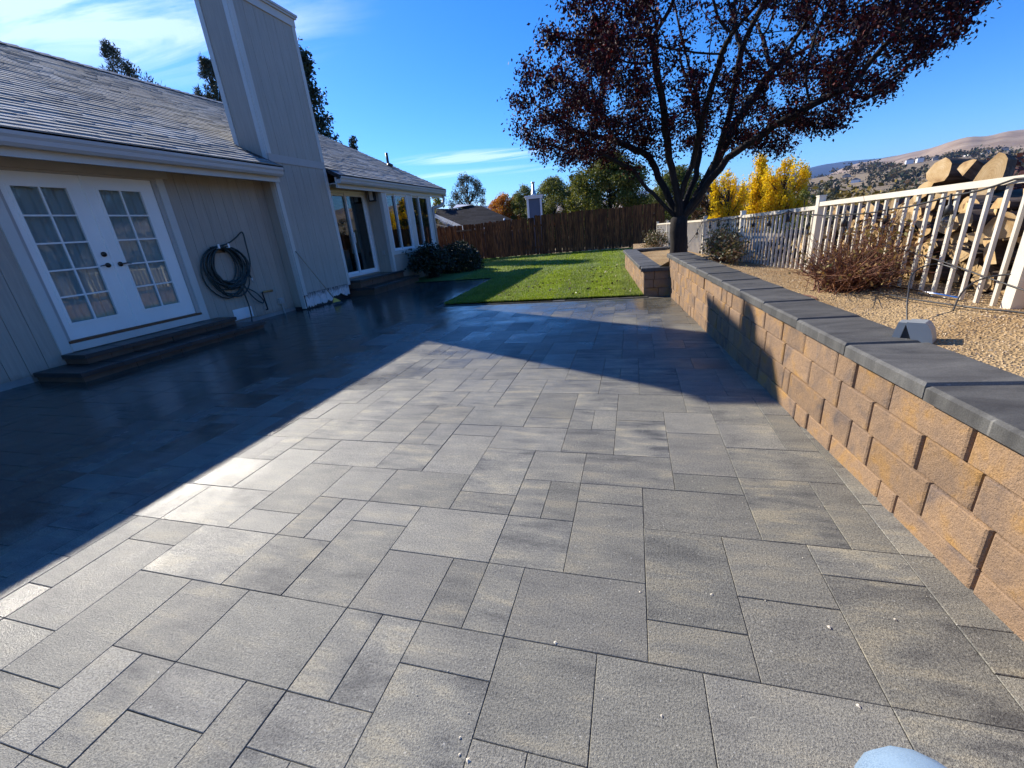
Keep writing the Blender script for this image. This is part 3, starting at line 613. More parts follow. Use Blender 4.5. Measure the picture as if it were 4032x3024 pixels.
# roof: deck, shingles, ridge, gutters
RS, RC = math.sin(math.atan(0.5)), math.cos(math.atan(0.5))
EX, EZ, RXX = -6.45, 2.745, -12.0
RZ = EZ + 0.5 * (EX - RXX); Y_END = 15.35
def roof():
    m = MB()
    for y0, y1, ex in ((-1.2, 7.575, EX), (7.575, 9.265, -7.40), (9.265, Y_END, EX)):
        ez = EZ + 0.5 * (EX - ex); m.prism([(ex, ez), (RXX, RZ), (-17.5, EZ), (-17.5, EZ - 0.09), (RXX, RZ - 0.10), (ex, ez - 0.09)], 'y', y0, y1)
    rf = m.build('roof', MAT['black'], house)
    m = MB()
    for s_ in (1,):
        m.prism([(EX - 0.02, EZ - 0.10), (RXX, RZ - 0.105), (RXX, RZ - 0.27), (EX - 0.02, EZ - 0.24)], 'y', Y_END - 0.04, Y_END - 0.005)
    m.prism([(EX - 0.02, EZ - 0.10), (RXX, RZ - 0.105), (RXX, RZ - 0.125), (EX - 0.02, EZ - 0.12)], 'y', 14.34, Y_END - 0.045)
    m.build('rake_board', MAT['trim'], house)
    ey, eu, en = Vector((0, 1, 0)), Vector((-RC, 0, RS)), Vector((RS, 0, RC))
    rr = random.Random(5); items = []; expo = 0.147; length = (EX - RXX) / RC
    n = int(length / expo)
    for i in range(n):
        y = -1.2 + rr.uniform(-0.3, 0)
        while y < Y_END:
            w_ = rr.choice((0.19, 0.26, 0.33, 0.33, 0.4))
            y0, y1 = max(y, -1.2), min(y + w_, Y_END); y += w_ + 0.004
            if y1 - y0 < 0.05: continue
            uu = i * expo - 0.012; yc = (y0 + y1) / 2
            p = Vector((EX, yc, EZ)) + eu * (uu + 0.09)
            if -7.50 < p.x and y1 > 7.585 and y0 < 9.255: continue
            items.append((p, y1 - y0, rr.choice((0.010, 0.011, 0.014, 0.018)), i))
    camp = Vector((0, 0, CAM_H))
    def rank(t):
        q = project(*t[0])
        if q is None or not (-60 < q[0] < 4100 and -60 < q[1] < 3000): return 1e9
        return (t[0] - camp).length
    items.sort(key=rank); proto = {}; rest = MB()
    def shape(w_, th):
        q = MB(); h = w_ / 2; L0, L1 = -0.09, 0.085
        P = lambda y, u, nn: tuple(ey * y + eu * u + en * nn)
        q.add([P(-h, L0, 0.0), P(h, L0, 0.0), P(h, L1, 0.0), P(-h, L1, 0.0), P(-h, L0, 0.006 + th), P(h, L0, 0.006 + th), P(h, L1, 0.004), P(-h, L1, 0.004)],
              [(3, 2, 1, 0), (4, 5, 6, 7), (0, 1, 5, 4), (1, 2, 6, 5), (2, 3, 7, 6), (3, 0, 4, 7)])
        return q
    for k, (p, w_, th, i) in enumerate(items):
        if k < 300:
            key = (round(w_, 2), th)
            if key not in proto: proto[key] = shape(key[0], th).mesh('shingle', MAT['shingle'])
            link('shingle', proto[key], rf, p)
        else:
            q = shape(w_, th); rest.add([(a + p.x, b + p.y, c + p.z) for a, b, c in q.v], q.f)
    stuff(rest.build('small_shingles', MAT['shingle'], rf))
    # ridge caps
    q = MB(); q.add([(0.14, -0.16, -0.07), (0, -0.16, 0.012), (-0.14, -0.16, -0.07), (0.14, 0.16, -0.055), (0, 0.16, 0.032), (-0.14, 0.16, -0.055), (0.14, 0.16, -0.075), (0, 0.16, 0.0), (-0.14, 0.16, -0.075)],
                    [(0, 1, 4, 3), (1, 2, 5, 4), (3, 4, 7, 6), (4, 5, 8, 7)])
    me = q.mesh('ridge_shingle', MAT['shingle']); y = -1.0
    while y < Y_END - 0.1: link('ridge_shingle', me, rf, (RXX, y, RZ + 0.03)); y += 0.26
    for y0, y1 in ((-1.1, 7.52), (9.28, 15.28)):
        g = MB(); g.prism([(-6.56, 2.71), (-6.56, 2.585), (-6.525, 2.565), (-6.465, 2.565), (-6.438, 2.60), (-6.43, 2.645), (-6.412, 2.675), (-6.408, 2.712), (-6.418, 2.712), (-6.423, 2.682), (-6.46, 2.655), (-6.55, 2.655), (-6.552, 2.71)], 'y', y0, y1)
        g.build('gutter', MAT['gutter'], house)
        g = MB(); g.box(-6.60, -6.562, y0, y1, 2.475, 2.70); g.build('fascia', MAT['trim'], house)
        g = MB(); g.box(-6.56, -6.45, y0, y1, 2.718, 2.738); g.build('drip_edge', MAT['black'], house)
    d = MB(); d.tube([(-6.52, 15.2, 2.58), (-6.52, 15.2, 2.44), (-6.52, 15.1, 2.30), (-6.53, 14.9, 2.20), (-6.56, 14.6, 2.16), (-6.6, 14.36, 2.14), (-6.62, 14.36, 1.9), (-6.62, 14.36, 0.2)], 0.05, 8); d.build('downspout', MAT['trimdark'], house, True)
    v = MB(); c = Vector((-8.25, 14.8, EZ + 0.5 * (EX + 8.25))); v.tube([c - Vector((0, 0, .1)), c + Vector((0, 0, 0.42))], 0.045, 10); v.tube([c + Vector((0.06, 0, -0.02)), c + Vector((0, 0, 0.09))], [0.13, 0.05], 12); v.build('vent_pipe', MAT['black'], house, True)
roof()

# chimney
def chimney():
    Y0, Y1, XF, XB = 7.60, 9.24, -6.765, -7.45; ZT = 5.64
    m = MB(); m.box(WX - 0.12, XF - 0.02, Y0 + 0.02, Y1 - 0.02, 0.36, 3.0); m.box(XB, XF - 0.02, Y0 + 0.02, Y1 - 0.02, 3.0, ZT)
    ch = m.build('chimney', MAT['chim'], house)
    planks(ch, XF, Y0 + 0.09, Y1 - 0.09, 0.335, 2.87, 0.242, MAT['chim'], 0.007); planks(ch, XF, Y0 + 0.09, Y1 - 0.09, 3.01, ZT - 0.04, 0.242, MAT['chim'], 0.007)
    s = MB(); s.box(WX, XF - 0.07, Y0 + 0.02, Y1 - 0.01, -0.02, 0.355); s.build('shade_backing', MAT['black'], ch)  # black box stands in for the shade behind the ragged board ends
    s = MB(); s.box(WX, XF - 0.10, Y0 + 0.004, Y0 + 0.02, 0.06, 2.60); s.box(XB + 0.1, XF - 0.1, Y0 + 0.004, Y0 + 0.02, 2.75, ZT); s.build('side_panel', MAT['siding'], ch)
    for a in (Y0, Y1 - 0.092):
        for z0, z1 in ((0.30, 2.868), (3.012, ZT)):
            t = MB(); t.box(XF - 0.02, XF + 0.018, a, a + 0.092, z0, z1); t.build('corner_trim', MAT['trim'], ch)
    for a in (XF - 0.11, XB - 0.005):
        t = MB(); t.box(a, a + 0.092, Y0 - 0.012, Y0 + 0.02, 3.0 if a < -7 else 0.02, ZT); t.build('corner_trim', MAT['trim'], ch)
    t = MB(); t.box(XF - 0.02, XF + 0.014, Y0, Y1, 2.87, 3.01); t.build('belly_band', MAT['trimdark'], ch)
    t = MB(); t.box(XB - 0.02, XF + 0.024, Y0 - 0.02, Y1 + 0.02, ZT - 0.14, ZT); t.build('top_band', MAT['trim'], ch)
    t = MB(); t.box(XB - 0.06, XF + 0.06, Y0 - 0.06, Y1 + 0.05, ZT, ZT + 0.035); t.box(XB - 0.08, XF + 0.08, Y0 - 0.08, Y1 + 0.07, ZT + 0.035, ZT + 0.075); t.build('chimney_cap', MAT['gutter'], ch)
    t = MB(); t.tube([(-7.1, 8.25, ZT), (-7.1, 8.25, ZT + 0.40)], 0.12, 16); t.tube([(-7.1, 8.25, ZT + 0.36), (-7.1, 8.25, ZT + 0.50), (-7.1, 8.25, ZT + 0.57)], [0.17, 0.15, 0.04], 16); t.build('flue', MAT['black'], ch, True)
    # flashing where the roof meets the side
    t = MB(); t.prism([(-6.58, 2.73), (-7.46, 3.17), (-7.46, 3.24), (-6.58, 2.80)], 'y', Y0 - 0.035, Y0 - 0.013); t.build('flashing', MAT['black'], ch)
    # bare weathered board ends under the siding
    rr = random.Random(8); n = 7; d = (Y1 - Y0 - 0.10) / n
    M = NM('weathered_board'); P = M.pos(); z = M.n('ShaderNodeSeparateXYZ'); M.l(P, z.inputs[0])
    e = M.math('ADD', z.outputs[2], M.math('MULTIPLY', M.math('SUBTRACT', M.noise(M.mapping(P, (1, 6, 2)), 6, 5), 0.5), 0.42))
    M.color(M.mixc(M.rng(e, 0.20, 0.36, 0, 0.95), M.ramp(M.noise(M.mapping(P, (1, 20, 2)), 5, 4), [(0.3, (0.60, 0.53, 0.49)), (0.6, (0.82, 0.76, 0.72))]), (0.05, 0.032, 0.025))); M.rough(0.9)
    for i in range(n):
        a, b = Y0 + 0.04 + i * d + 0.006, Y0 + 0.04 + (i + 1) * d - 0.006
        low = 0.035 + 0.03 * i / n + (0.06 if i in (4, 5) else 0)
        pts = [(a, 0.36), (a, low + rr.uniform(-0.01, 0.02))]
        for k in range(1, 5): pts.append((a + (b - a) * k / 5, low + rr.uniform(-0.02, 0.05)))
        pts += [(b, low + rr.uniform(-0.01, 0.03)), (b, 0.36)]
        m = MB(); m.prism(pts, 'x', XF - 0.018, XF - 0.004); m.build('bare_board', M.m, ch)
chimney()

# small fittings on the wall
m = MB(); m.box(WX, WX + 0.014, 6.10, 6.51, 0.105, 0.30)
for k in range(6): m.box(WX + 0.014, WX + 0.022, 6.125, 6.485, 0.125 + k * 0.027, 0.143 + k * 0.027)
m.build('vent_cover', MAT['vinyl'], house)
m = MB(); m.box(WX, WX + 0.06, 7.19, 7.30, 0.21, 0.32); m.box(WX + 0.06, WX + 0.075, 7.21, 7.28, 0.25, 0.30); m.tube([(WX + 0.03, 7.25, 0.21), (WX + 0.03, 7.27, -0.02)], 0.014, 8); m.build('outlet_box', MAT['trimdark'], house)
m = MB(); m.tube([(WX + 0.01, 6.84, 0.16), (WX + 0.05, 6.84, 0.165), (WX + 0.06, 6.825, 0.30), (WX + 0.06, 6.81, 0.50), (WX + 0.075, 6.82, 0.515)], 0.013, 8); tap = m.build('tap', MAT['black'], house, True)
m = MB(); m.tube([(WX + 0.07, 6.83, 0.513), (WX + 0.085, 7.04, 0.505)], [0.018, 0.022], 10); m.build('tap_grip', MAT['brass'], tap, True)
m = MB(); m.tube([(WX, 5.97, 0.145), (WX + 0.05, 5.97, 0.145)], 0.022, 8); m.tube([(WX + 0.04, 5.93, 0.15), (WX + 0.04, 6.02, 0.14)], 0.014, 8); m.build('hose_bib', MAT['brass'], house, True)
MAT['stepcap'] = paint('step_cap_stone', (0.030, 0.029, 0.028), 0.35, 0.25, 4, 0.4, 120, bdist=0.003)  # step caps: darker and smoother than the wall caps
MAT['riser'] = paint('step_riser_block', (0.115, 0.066, 0.040), 0.8, 0.3, 5, 0.4, 60, bdist=0.004)  # step risers: darker than the wall blocks
# ------------------------------------------------------------------ steps at the doors
def steps(name, label, tiers, loc):
    t = thing(name, label, 'steps', loc); rr = random.Random(len(label))
    for (y0, y1, x1, z0, zr, z1) in tiers:
        n = max(2, round((y1 - y0) / 0.30)); d = (y1 - y0) / n
        for i in range(n):
            b = MB(); b.box(WX + 0.02, x1 - 0.03 + rr.uniform(-0.006, 0.004), y0 + 0.02 + i * (d - 0.04 / n) + 0.003, y0 + 0.02 + (i + 1) * (d - 0.04 / n) - 0.003, z0, zr); b.build('brick', MAT['riser'], t)
        n = max(2, round((y1 - y0) / 0.46)); d = (y1 - y0) / n
        for i in range(n):
            b = MB(); b.cbox((x1 - WX - 0.02) / 2, d / 2 - 0.003, zr + 0.001, z1, 0.007); b.build('cap_stone', MAT['stepcap'], t, loc=(WX + 0.02 + (x1 - WX - 0.02) / 2 - loc[0], y0 + (i + 0.5) * d - loc[1], -loc[2]))
    return t
steps('door_steps', 'two low dark-capped steps under the white french doors', [(3.15, 5.90, -6.20, -0.02, 0.062, 0.118), (3.48, 5.74, -6.62, 0.12, 0.188, 0.243)], (-6.6, 4.5, 0))
steps('porch_steps', 'dark-capped steps below the sliding glass door beside the chimney', [(9.30, 11.75, -6.14, -0.02, 0.13, 0.187), (9.30, 11.55, -6.50, 0.19, 0.325, 0.382)], (-6.5, 10.4, 0))

# ------------------------------------------------------------------ retaining wall and planter
WU = Vector((-0.0858, 0.9963, 0)); WN = Vector((-0.9963, -0.0858, 0)); WB = Vector((1.065, 1.75, 0)); WROT = math.atan2(0.9963, -0.0858)
def wp(s, out, z): return WB + WU * s + WN * out + Vector((0, 0, z))
def block_mesh(w_, h, depth=0.2, c=0.013):
    q = MB(); hx = w_ / 2 - 0.0015; hz = h / 2
    q.add([(-hx, -depth, -hz), (hx, -depth, -hz), (hx, -depth, hz), (-hx, -depth, hz), (-hx, -c, -hz), (hx, -c, -hz), (hx, -c, hz), (-hx, -c, hz),
           (-hx + c * .35, -c * .3, -hz + 0.002), (hx - c * .35, -c * .3, -hz + 0.002), (hx - c * .35, -c * .3, hz - 0.002), (-hx + c * .35, -c * .3, hz - 0.002),
           (-hx + c, 0, -hz + c * .5), (hx - c, 0, -hz + c * .5), (hx - c, 0, hz - c * .5), (-hx + c, 0, hz - c * .5)],
          [(0, 3, 2, 1), (0, 1, 5, 4), (1, 2, 6, 5), (2, 3, 7, 6), (3, 0, 4, 7), (4, 5, 9, 8), (5, 6, 10, 9), (6, 7, 11, 10), (7, 4, 8, 11),
           (8, 9, 13, 12), (9, 10, 14, 13), (10, 11, 15, 14), (11, 8, 12, 15), (12, 13, 14, 15)])
    return q.mesh('wall_block', MAT['block'])
BM_ = {}
def put_block(parent, P, rotz, w_, h, rr, loc0, prefix='wall_block'):
    key = (round(w_, 2), round(h, 3))
    if key not in BM_: BM_[key] = block_mesh(*key)
    o = link(prefix, BM_[key], parent, P - Vector(loc0), (rr.uniform(-0.006, 0.006), rr.uniform(-0.004, 0.004), rotz + rr.uniform(-0.008, 0.008)))
    o.scale = (w_ / key[0], 1, 1)
def fill(js, lo, hi, rr):
    js = sorted(js); a = [js[0]]
    while a[0] > lo: a.insert(0, a[0] - rr.choice((0.40, 0.31, 0.26, 0.40, 0.16)))
    b = js[:]
    while b[-1] < hi: b.append(b[-1] + rr.choice((0.40, 0.31, 0.26, 0.31, 0.16)))
    r = a[:-1] + b; r = [x for x in r if x < hi - 0.09] + [hi]
    return r
def retaining_wall():
    loc = tuple(wp(2, 0, 0)); t = thing('retaining_wall', 'tan block retaining wall with dark stone caps along the patio', 'wall', loc); rr = random.Random(21)
    rows = [(0.396, 0.541, [1.33, 1.017, .653, .487, .229, -.177]), (0.246, 0.394, [1.58, 1.266, .904, .585, .321, .011]),
            (0.091, 0.244, [1.866, 1.64, 1.219, 1.128, .707, .444, .281, -.078]), (-0.07, 0.089, [1.0, .845, .586, .169, .06])]
    for z0, z1, js in rows:
        j = fill(js, -1.9, 5.72, rr)
        for a, b in zip(j[:-1], j[1:]):
            s = (a + b) / 2
            put_block(t, wp(s, rr.uniform(-0.004, 0.005), (z0 + z1) / 2 + 0.009 * s), WROT, b - a, z1 - z0, rr, loc)
    c = MB(); c.cbox(0.531 / 2 - 0.002, 0.17, -0.058, 0.0, 0.011); me = c.mesh('cap_stone', MAT['cap'])
    s = 0.017 - 0.531 * 4 + 0.2655
    while s < 5.7:
        link('cap_stone', me, t, wp(s, 0.032 - 0.17, 0.600 + 0.009 * s) - Vector(loc), (rr.uniform(-0.003, 0.003), rr.uniform(-0.003, 0.003), WROT + rr.uniform(-0.006, 0.006))); s += 0.531
    # concrete core behind the blocks
    k = MB(); k.obox(wp(1.9, -0.24, 0.25) - Vector(loc), (WU, WN, (0, 0, 1)), (3.78, 0.035, 0.255)); o = k.build('core', MAT['concrete'], t, loc=(0, 0, 0))
retaining_wall()
def planter():
    P0 = Vector((0.172, 7.462, 0)); loc = (0.2, 9.5, 0); L = 4.35
    t = thing('planter_wall', 'low block planter wall with dark caps round the tree', 'wall', loc); rr = random.Random(5)
    for z0, z1 in ((-0.05, 0.125), (0.127, 0.262), (0.264, 0.395)):
        s = 0.0; first = True
        while s < L - 0.08:
            w_ = rr.choice((0.40, 0.31, 0.26, 0.16)) if not first else rr.choice((0.2, 0.31)); first = False
            w_ = min(w_, L - s); q = P0 + WU * (s + w_ / 2) + Vector((0, 0, (z0 + z1) / 2)); put_block(t, q, WROT, w_, z1 - z0, rr, loc); s += w_
        xs = [0.175, 0.36 + rr.uniform(-.06, .06), 0.60]
        for a, b in zip(xs[:-1], xs[1:]): put_block(t, Vector(((a + b) / 2, 7.452, (z0 + z1) / 2)), PI, b - a, z1 - z0, rr, loc)
        x = -0.18
        while x < 1.1:
            w_ = rr.choice((0.40, 0.31, 0.26)); put_block(t, Vector((x + w_ / 2, 11.93 + 0.06 * (x + .2), (z0 + z1) / 2)), PI, w_, z1 - z0, rr, loc); x += w_
    c = MB(); c.cbox(0.53 / 2 - 0.0025, 0.165, -0.056, 0.0, 0.008); me = c.mesh('cap_stone', MAT['cap'])
    s = 0.35 + 0.25
    while s < L + 0.1:
        link('cap_stone', me, t, P0 + WU * s + WN * (0.032 - 0.165) + Vector((0, 0, 0.453)) - Vector(loc), (0, 0, WROT + rr.uniform(-0.006, 0.006))); s += 0.53
    c = MB(); c.cbox(0.255, 0.165, -0.056, 0, 0.008); c.build('cap_stone', MAT['cap'], t, loc=tuple(Vector((0.385, 7.585, 0.453)) - Vector(loc)))
    for k in range(3): link('cap_stone', me, t, Vector((0.06 + 0.53 * k, 12.03 + 0.03 * k, 0.453)) - Vector(loc), (0, 0, 0.06))
planter()

def fence_x(y): return 1.66 - 0.09 * (y - 4.82)
def bed_z(x, y):
    f = 0.60 - 0.028 * (y - 4.8) if y > 4.8 else 0.60 + 0.024 * (4.8 - y)
    wx = 1.065 - 0.0861 * (y - 1.75)
    near = 0.572 + 0.009 * (y - 1.75) if y < 7.45 else 0.385
    t = smooth(wx + 0.15, fence_x(y) - 0.05, x) if y < 7.45 else smooth(0.7, fence_x(y), x)
    z = near + (f - near) * t
    if x > fence_x(y): z = f - 0.55 * smooth(fence_x(y) + 1.6, fence_x(y) + 6, x)
    return z + 0.012 * hnoise(x, y, 0.35) + 0.006 * hnoise(x + 3, y, 0.12)
def gravel():
    mb = MB(); ny, nx = 150, 46; vs_ = []
    for j in range(ny + 1):
        y = -1.0 + 16.4 * j / ny
        xa = 1.065 - 0.0861 * (y - 1.75) + 0.14 if y < 7.43 else planter_x(y) + 0.15
        if y > 11.95: xa = 0.0
        for i in range(nx + 1):
            u = i / nx; x = xa + (fence_x(y) + 3.8 - xa) * (u ** 1.6)
            vs_.append((x, y, bed_z(x, y)))
    mb.add(vs_, [(j * (nx + 1) + i, j * (nx + 1) + i + 1, (j + 1) * (nx + 1) + i + 1, (j + 1) * (nx + 1) + i) for j in range(ny) for i in range(nx)])
    M = NM('tan_gravel'); P = M.pos()
    v = M.n('ShaderNodeTexVoronoi'); v.inputs['Scale'].default_value = 95; M.l(P, v.inputs['Vector'])
    c = M.ramp(M.noise(P, 1.7, 4), [(0.35, (0.31, 0.20, 0.095)), (0.6, (0.42, 0.295, 0.155))])
    c = M.mixc(0.75, c, M.ramp(v.outputs['Color'], [(0.1, (0.55, 0.52, 0.48)), (0.5, (1, 1, 1)), (0.9, (1.3, 1.27, 1.2))]), 'MULTIPLY')
    M.color(c); M.rough(0.95); M.spec(0.15)
    M.bump(v.outputs['Distance'], 0.8, 0.010); M.bump(M.noise(P, 22, 4), 0.5, 0.02)
    struct(mb.build('gravel_bed', M.m, smooth=True))
    rng = np.random.default_rng(9); k = 15000
    y = 1.2 + 7.6 * rng.random(k) ** 1.7; u = rng.random(k)
    wx = 1.065 - 0.0861 * (y - 1.75); x = wx + 0.30 + (1.66 - 0.09 * (y - 4.82) + 0.25 - wx - 0.30) * u
    keep = y < 7.3; x, y = x[keep], y[keep]; k = len(x)
    z = np.array([bed_z(a, b) for a, b in zip(x, y)])
    r = rng.uniform(0.004, 0.011, (k, 1)); T = np.array([(1, 0, -.5), (-.5, .87, -.5), (-.5, -.87, -.5), (0, 0, .8)])
    a = rng.uniform(0, 2 * PI, k); ca, sa = np.cos(a), np.sin(a)
    V = np.zeros((k, 4, 3))
    for i in range(4):
        q = T[i] * rng.uniform(0.6, 1.3, (k, 3)); V[:, i, 0] = x + r[:, 0] * (q[:, 0] * ca - q[:, 1] * sa); V[:, i, 1] = y + r[:, 0] * (q[:, 0] * sa + q[:, 1] * ca); V[:, i, 2] = z + r[:, 0] * q[:, 2] * 0.7
    tri = np.stack([V[:, [0, 1, 3]], V[:, [1, 2, 3]], V[:, [2, 0, 3]]], 1).reshape(-1, 3, 3)
    G = NM('gravel_chip'); G.color(G.ramp(G.island(), [(0, (0.28, 0.19, 0.10)), (0.6, (0.46, 0.33, 0.19)), (1, (0.58, 0.46, 0.30))])); G.rough(0.9)
    stuff(link('gravel', quads_mesh('gravel', tri, G.m, 3)))
gravel()

# ------------------------------------------------------------------ fences
FD = Vector((-0.09, 1, 0)).normalized(); FNRM = Vector((1, 0.09, 0)).normalized()
def metal_fence():
    t = thing('picket_fence', 'cream metal picket fence running behind the gravel bed', 'fence', (1.66, 4.82, 0.6))
    posts = [-1.5, 0.6, 2.71, 4.82, 6.94, 9.03, 11.1, 13.1, 15.0]
    top = lambda y: 1.237 + 0.026 * (4.79 - y) if y < 4.82 else (1.207 - 0.030 * (y - 4.88) if y < 7 else 1.135 - 0.0195 * (y - 7))
    off = Vector(t.location)
    for y in posts:
        zt = top(y - 0.05) + 0.045; zb = bed_z(fence_x(y), y) - 0.05
        m = MB(); m.obox((0, 0, (zt - zb) / 2), (FNRM, FD, (0, 0, 1)), (0.028, 0.028, (zt - zb) / 2)); m.obox((0, 0, zt - zb + 0.006), (FNRM, FD, (0, 0, 1)), (0.032, 0.032, 0.006))
        m.build('post', MAT['fence'], t, loc=Vector((fence_x(y), y, zb)) - off)
    n = 0
    for a, b in zip(posts[:-1], posts[1:]):
        pa, pb = Vector((fence_x(a + .03), a + .03, top(a + .03) - 0.018)), Vector((fence_x(b - .03), b - .03, top(b - .03) - 0.018))
        d = (pb - pa).normalized(); up = FNRM.cross(d)
        if up.z < 0: up = -up
        m = MB(); m.obox((pa + pb) / 2 - off, (FNRM, d, up), (0.022, (pb - pa).length / 2, 0.018)); m.build('rail', MAT['fence'], t, loc=(0, 0, 0))
        k = 19 if b < 9.5 else 18
        for i in range(1, k + 1):
            y = a + (b - a) * i / (k + 1)
            if y < 0.9: continue
            zt = top(y) - 0.036; zb = bed_z(fence_x(y), y) - 0.02; h = (zt - zb)
            if n == 0:
                q = MB(); q.obox((0, 0, 0.5), (FNRM, FD, (0, 0, 1)), (0.0088, 0.0088, 0.5)); pm = q.mesh('picket', MAT['fence']); n = 1
            o = link('picket', pm, t, Vector((fence_x(y), y, zb)) - off); o.scale = (1, 1, h)
metal_fence()

def wood_fence():
    A, B = Vector((-8.7, 18.98, 0)), Vector((1.15, 19.815, 0)); L = (B - A).length; d = (B - A) / L; nrm = Vector((-d.y, d.x, 0)); ang = math.atan2(d.y, d.x)
    t = thing('wood_fence', 'dark brown weathered dog-ear board fence behind the lawn', 'fence', tuple(A)); rr = random.Random(31)
    MW = m_wood('fence_board_wood', [(0.32, (0.018, 0.009, 0.005)), (0.44, (0.085, 0.030, 0.012)), (0.55, (0.22, 0.075, 0.024)), (0.68, (0.42, 0.155, 0.045))], (14, 6, 0.9), 0.85, 0.5)
    s = 0.0; i = 0
    while s < L:
        w_ = rr.uniform(0.128, 0.142); x = A.x + s * d.x
        h = (1.57 if x < -5.9 else 1.60 if x < -4.3 else 1.675) + rr.uniform(-0.018, 0.018); q = MB(); zb = rr.uniform(0.02, 0.06)
        e = 0.03; hw = w_ / 2
        q.prism([(-hw, zb), (hw, zb), (hw, h - e), (hw - e, h), (-hw + e, h), (-hw, h - e)], 'y', -0.009, 0.009)
        o = q.build('board', MW, t, loc=Vector((0, 0, 0)) + d * (s + hw) + nrm * rr.uniform(-0.012, 0.012)); o.rotation_euler = (rr.uniform(-0.01, 0.01), rr.uniform(-0.012, 0.012), ang)
        s += w_ + (rr.uniform(0.002, 0.009) if rr.random() < 0.85 else rr.uniform(0.012, 0.028)); i += 1
    for z in (0.35, 1.25):
        q = MB(); q.obox(Vector((0, 0, z)) + d * (L / 2) + nrm * 0.045, (d, nrm, (0, 0, 1)), (L / 2, 0.02, 0.045)); q.build('rail', MW, t, loc=(0, 0, 0))
    for k in range(5):
        q = MB(); q.obox(Vector((0, 0, 0.8)) + d * (0.1 + k * (L - 0.2) / 4) + nrm * 0.11, (d, nrm, (0, 0, 1)), (0.045, 0.045, 0.82)); q.build('post', MW, t, loc=(0, 0, 0))
    # short run with an open top beside the house
    q = MB(); q.obox(Vector((1.35, -0.05, 1.33)), (d, nrm, (0, 0, 1)), (0.35, 0.02, 0.03)); q.build('top_rail', m_wood('pale_rail_wood', [(0.3, (0.16, 0.09, 0.05)), (0.7, (0.30, 0.18, 0.11))], (3, 3, 3)), t, loc=(0, 0, 0))
wood_fence()

# ------------------------------------------------------------------ string lights on the fence
def string_lights():
    pts = [(1.90, 2.2, 1.30), (1.837, 2.859, 1.271), (1.803, 3.233, 1.216), (1.753, 3.786, 1.151), (1.706, 4.308, 1.131), (1.664, 4.778, 1.131), (1.61, 5.379, 1.172),
           (1.562, 5.905, 1.125), (1.521, 6.359, 1.11), (1.463, 7.01, 1.124), (1.421, 7.479, 1.093), (1.371, 8.035, 1.094), (1.327, 8.523, 1.082), (1.277, 9.075, 1.054), (1.22, 9.711, 0.763), (1.12, 10.55, 0.50)]
    pts = [(x - 0.036, y, z) for x, y, z in pts]
    t = thing('string_lights', 'black festoon light cable with hanging clear bulbs along the cream fence', 'string lights', (1.62, 5.0, 1.1))
    P = []
    for a, b in zip(pts[:-1], pts[1:]):
        for k in range(4):
            u = k / 4; P.append((a[0] + (b[0] - a[0]) * u, a[1] + (b[1] - a[1]) * u, a[2] + (b[2] - a[2]) * u - 0.012 * math.sin(u * PI)))
    P.append(pts[-1]); off = Vector(t.location)
    m = MB(); m.tube([Vector(p) - off for p in P], 0.0055, 6); m.build('cable', MAT['black'], t, True, loc=(0, 0, 0))
    G = m_glass('bulb_glass', (0.85, 0.85, 0.82))
    bulbs = [(1.804, 3.22, 1.123), (1.755, 3.766, 1.069), (1.707, 4.30, 1.046), (1.652, 4.91, 1.016), (1.61, 5.381, 1.078), (1.565, 5.88, 1.032), (1.519, 6.385, 1.014), (1.465, 6.992, 1.018), (1.42, 7.492, 1.001), (1.373, 8.006, 0.996), (1.33, 8.488, 0.964), (1.24, 9.4, 0.83), (1.16, 10.2, 0.53)]
    s_ = MB(); s_.tube([(0, 0, 0.105), (0, 0, 0.045), (0, 0, 0.035), (0, 0, -0.012)], [0.006, 0.008, 0.018, 0.021], 10); sm = s_.mesh('socket', MAT['black'], True)
    g = MB(); g.tube([(0, 0, -0.012), (0, 0, -0.03), (0, 0, -0.052), (0, 0, -0.072), (0, 0, -0.082)], [0.014, 0.026, 0.030, 0.021, 0.004], 12); gm = g.mesh('bulb', G, True)
    for x, y, z in bulbs:
        so = link('socket', sm, t, Vector((x - 0.036, y, z)) - off, (random.uniform(-.15, .15), random.uniform(-.1, .1), 0)); link('bulb', gm, so, (0, 0, 0))
string_lights()
def loose_cable(name, label, pts, r, mat=MAT['black']):
    P = [Vector(p) for p in pts]; out_ = []
    for i in range(len(P) - 1):        # smooth curve through the points
        p0, p1, p2, p3 = P[max(i - 1, 0)], P[i], P[i + 1], P[min(i + 2, len(P) - 1)]
        for k in range(6):
            t = k / 6; out_.append(0.5 * ((2 * p1) + (p2 - p0) * t + (2 * p0 - 5 * p1 + 4 * p2 - p3) * t * t + (3 * p1 - p0 - 3 * p2 + p3) * t ** 3))
    out_.append(P[-1]); m = MB(); m.tube(out_, r, 6); o = m.build(name, mat, None, True); return o
BZ = lambda x, y, d=0.006: (x, y, bed_z(x, y) + d)
tag(loose_cable('cable', 'thin dark cable strung low across the pickets', [(1.55, 4.45, 0.66), (1.62, 4.15, 0.86), (1.71, 3.86, 0.926), (1.765, 3.27, 0.865), (1.80, 2.85, 0.80), (1.815, 2.68, 0.774), (1.86, 2.2, 0.70)], 0.004), 'thin dark cable strung low across the pickets', 'cable')
tag(loose_cable('cable', '', [BZ(1.44, 3.85, 0.05), BZ(1.52, 3.7, 0.03), BZ(1.59, 3.13, 0.03), BZ(1.68, 2.69, 0.02), BZ(1.77, 2.5, 0.015), BZ(1.95, 2.1, 0.01)], 0.0045), 'black cable lying on the gravel behind the floodlight', 'cable')
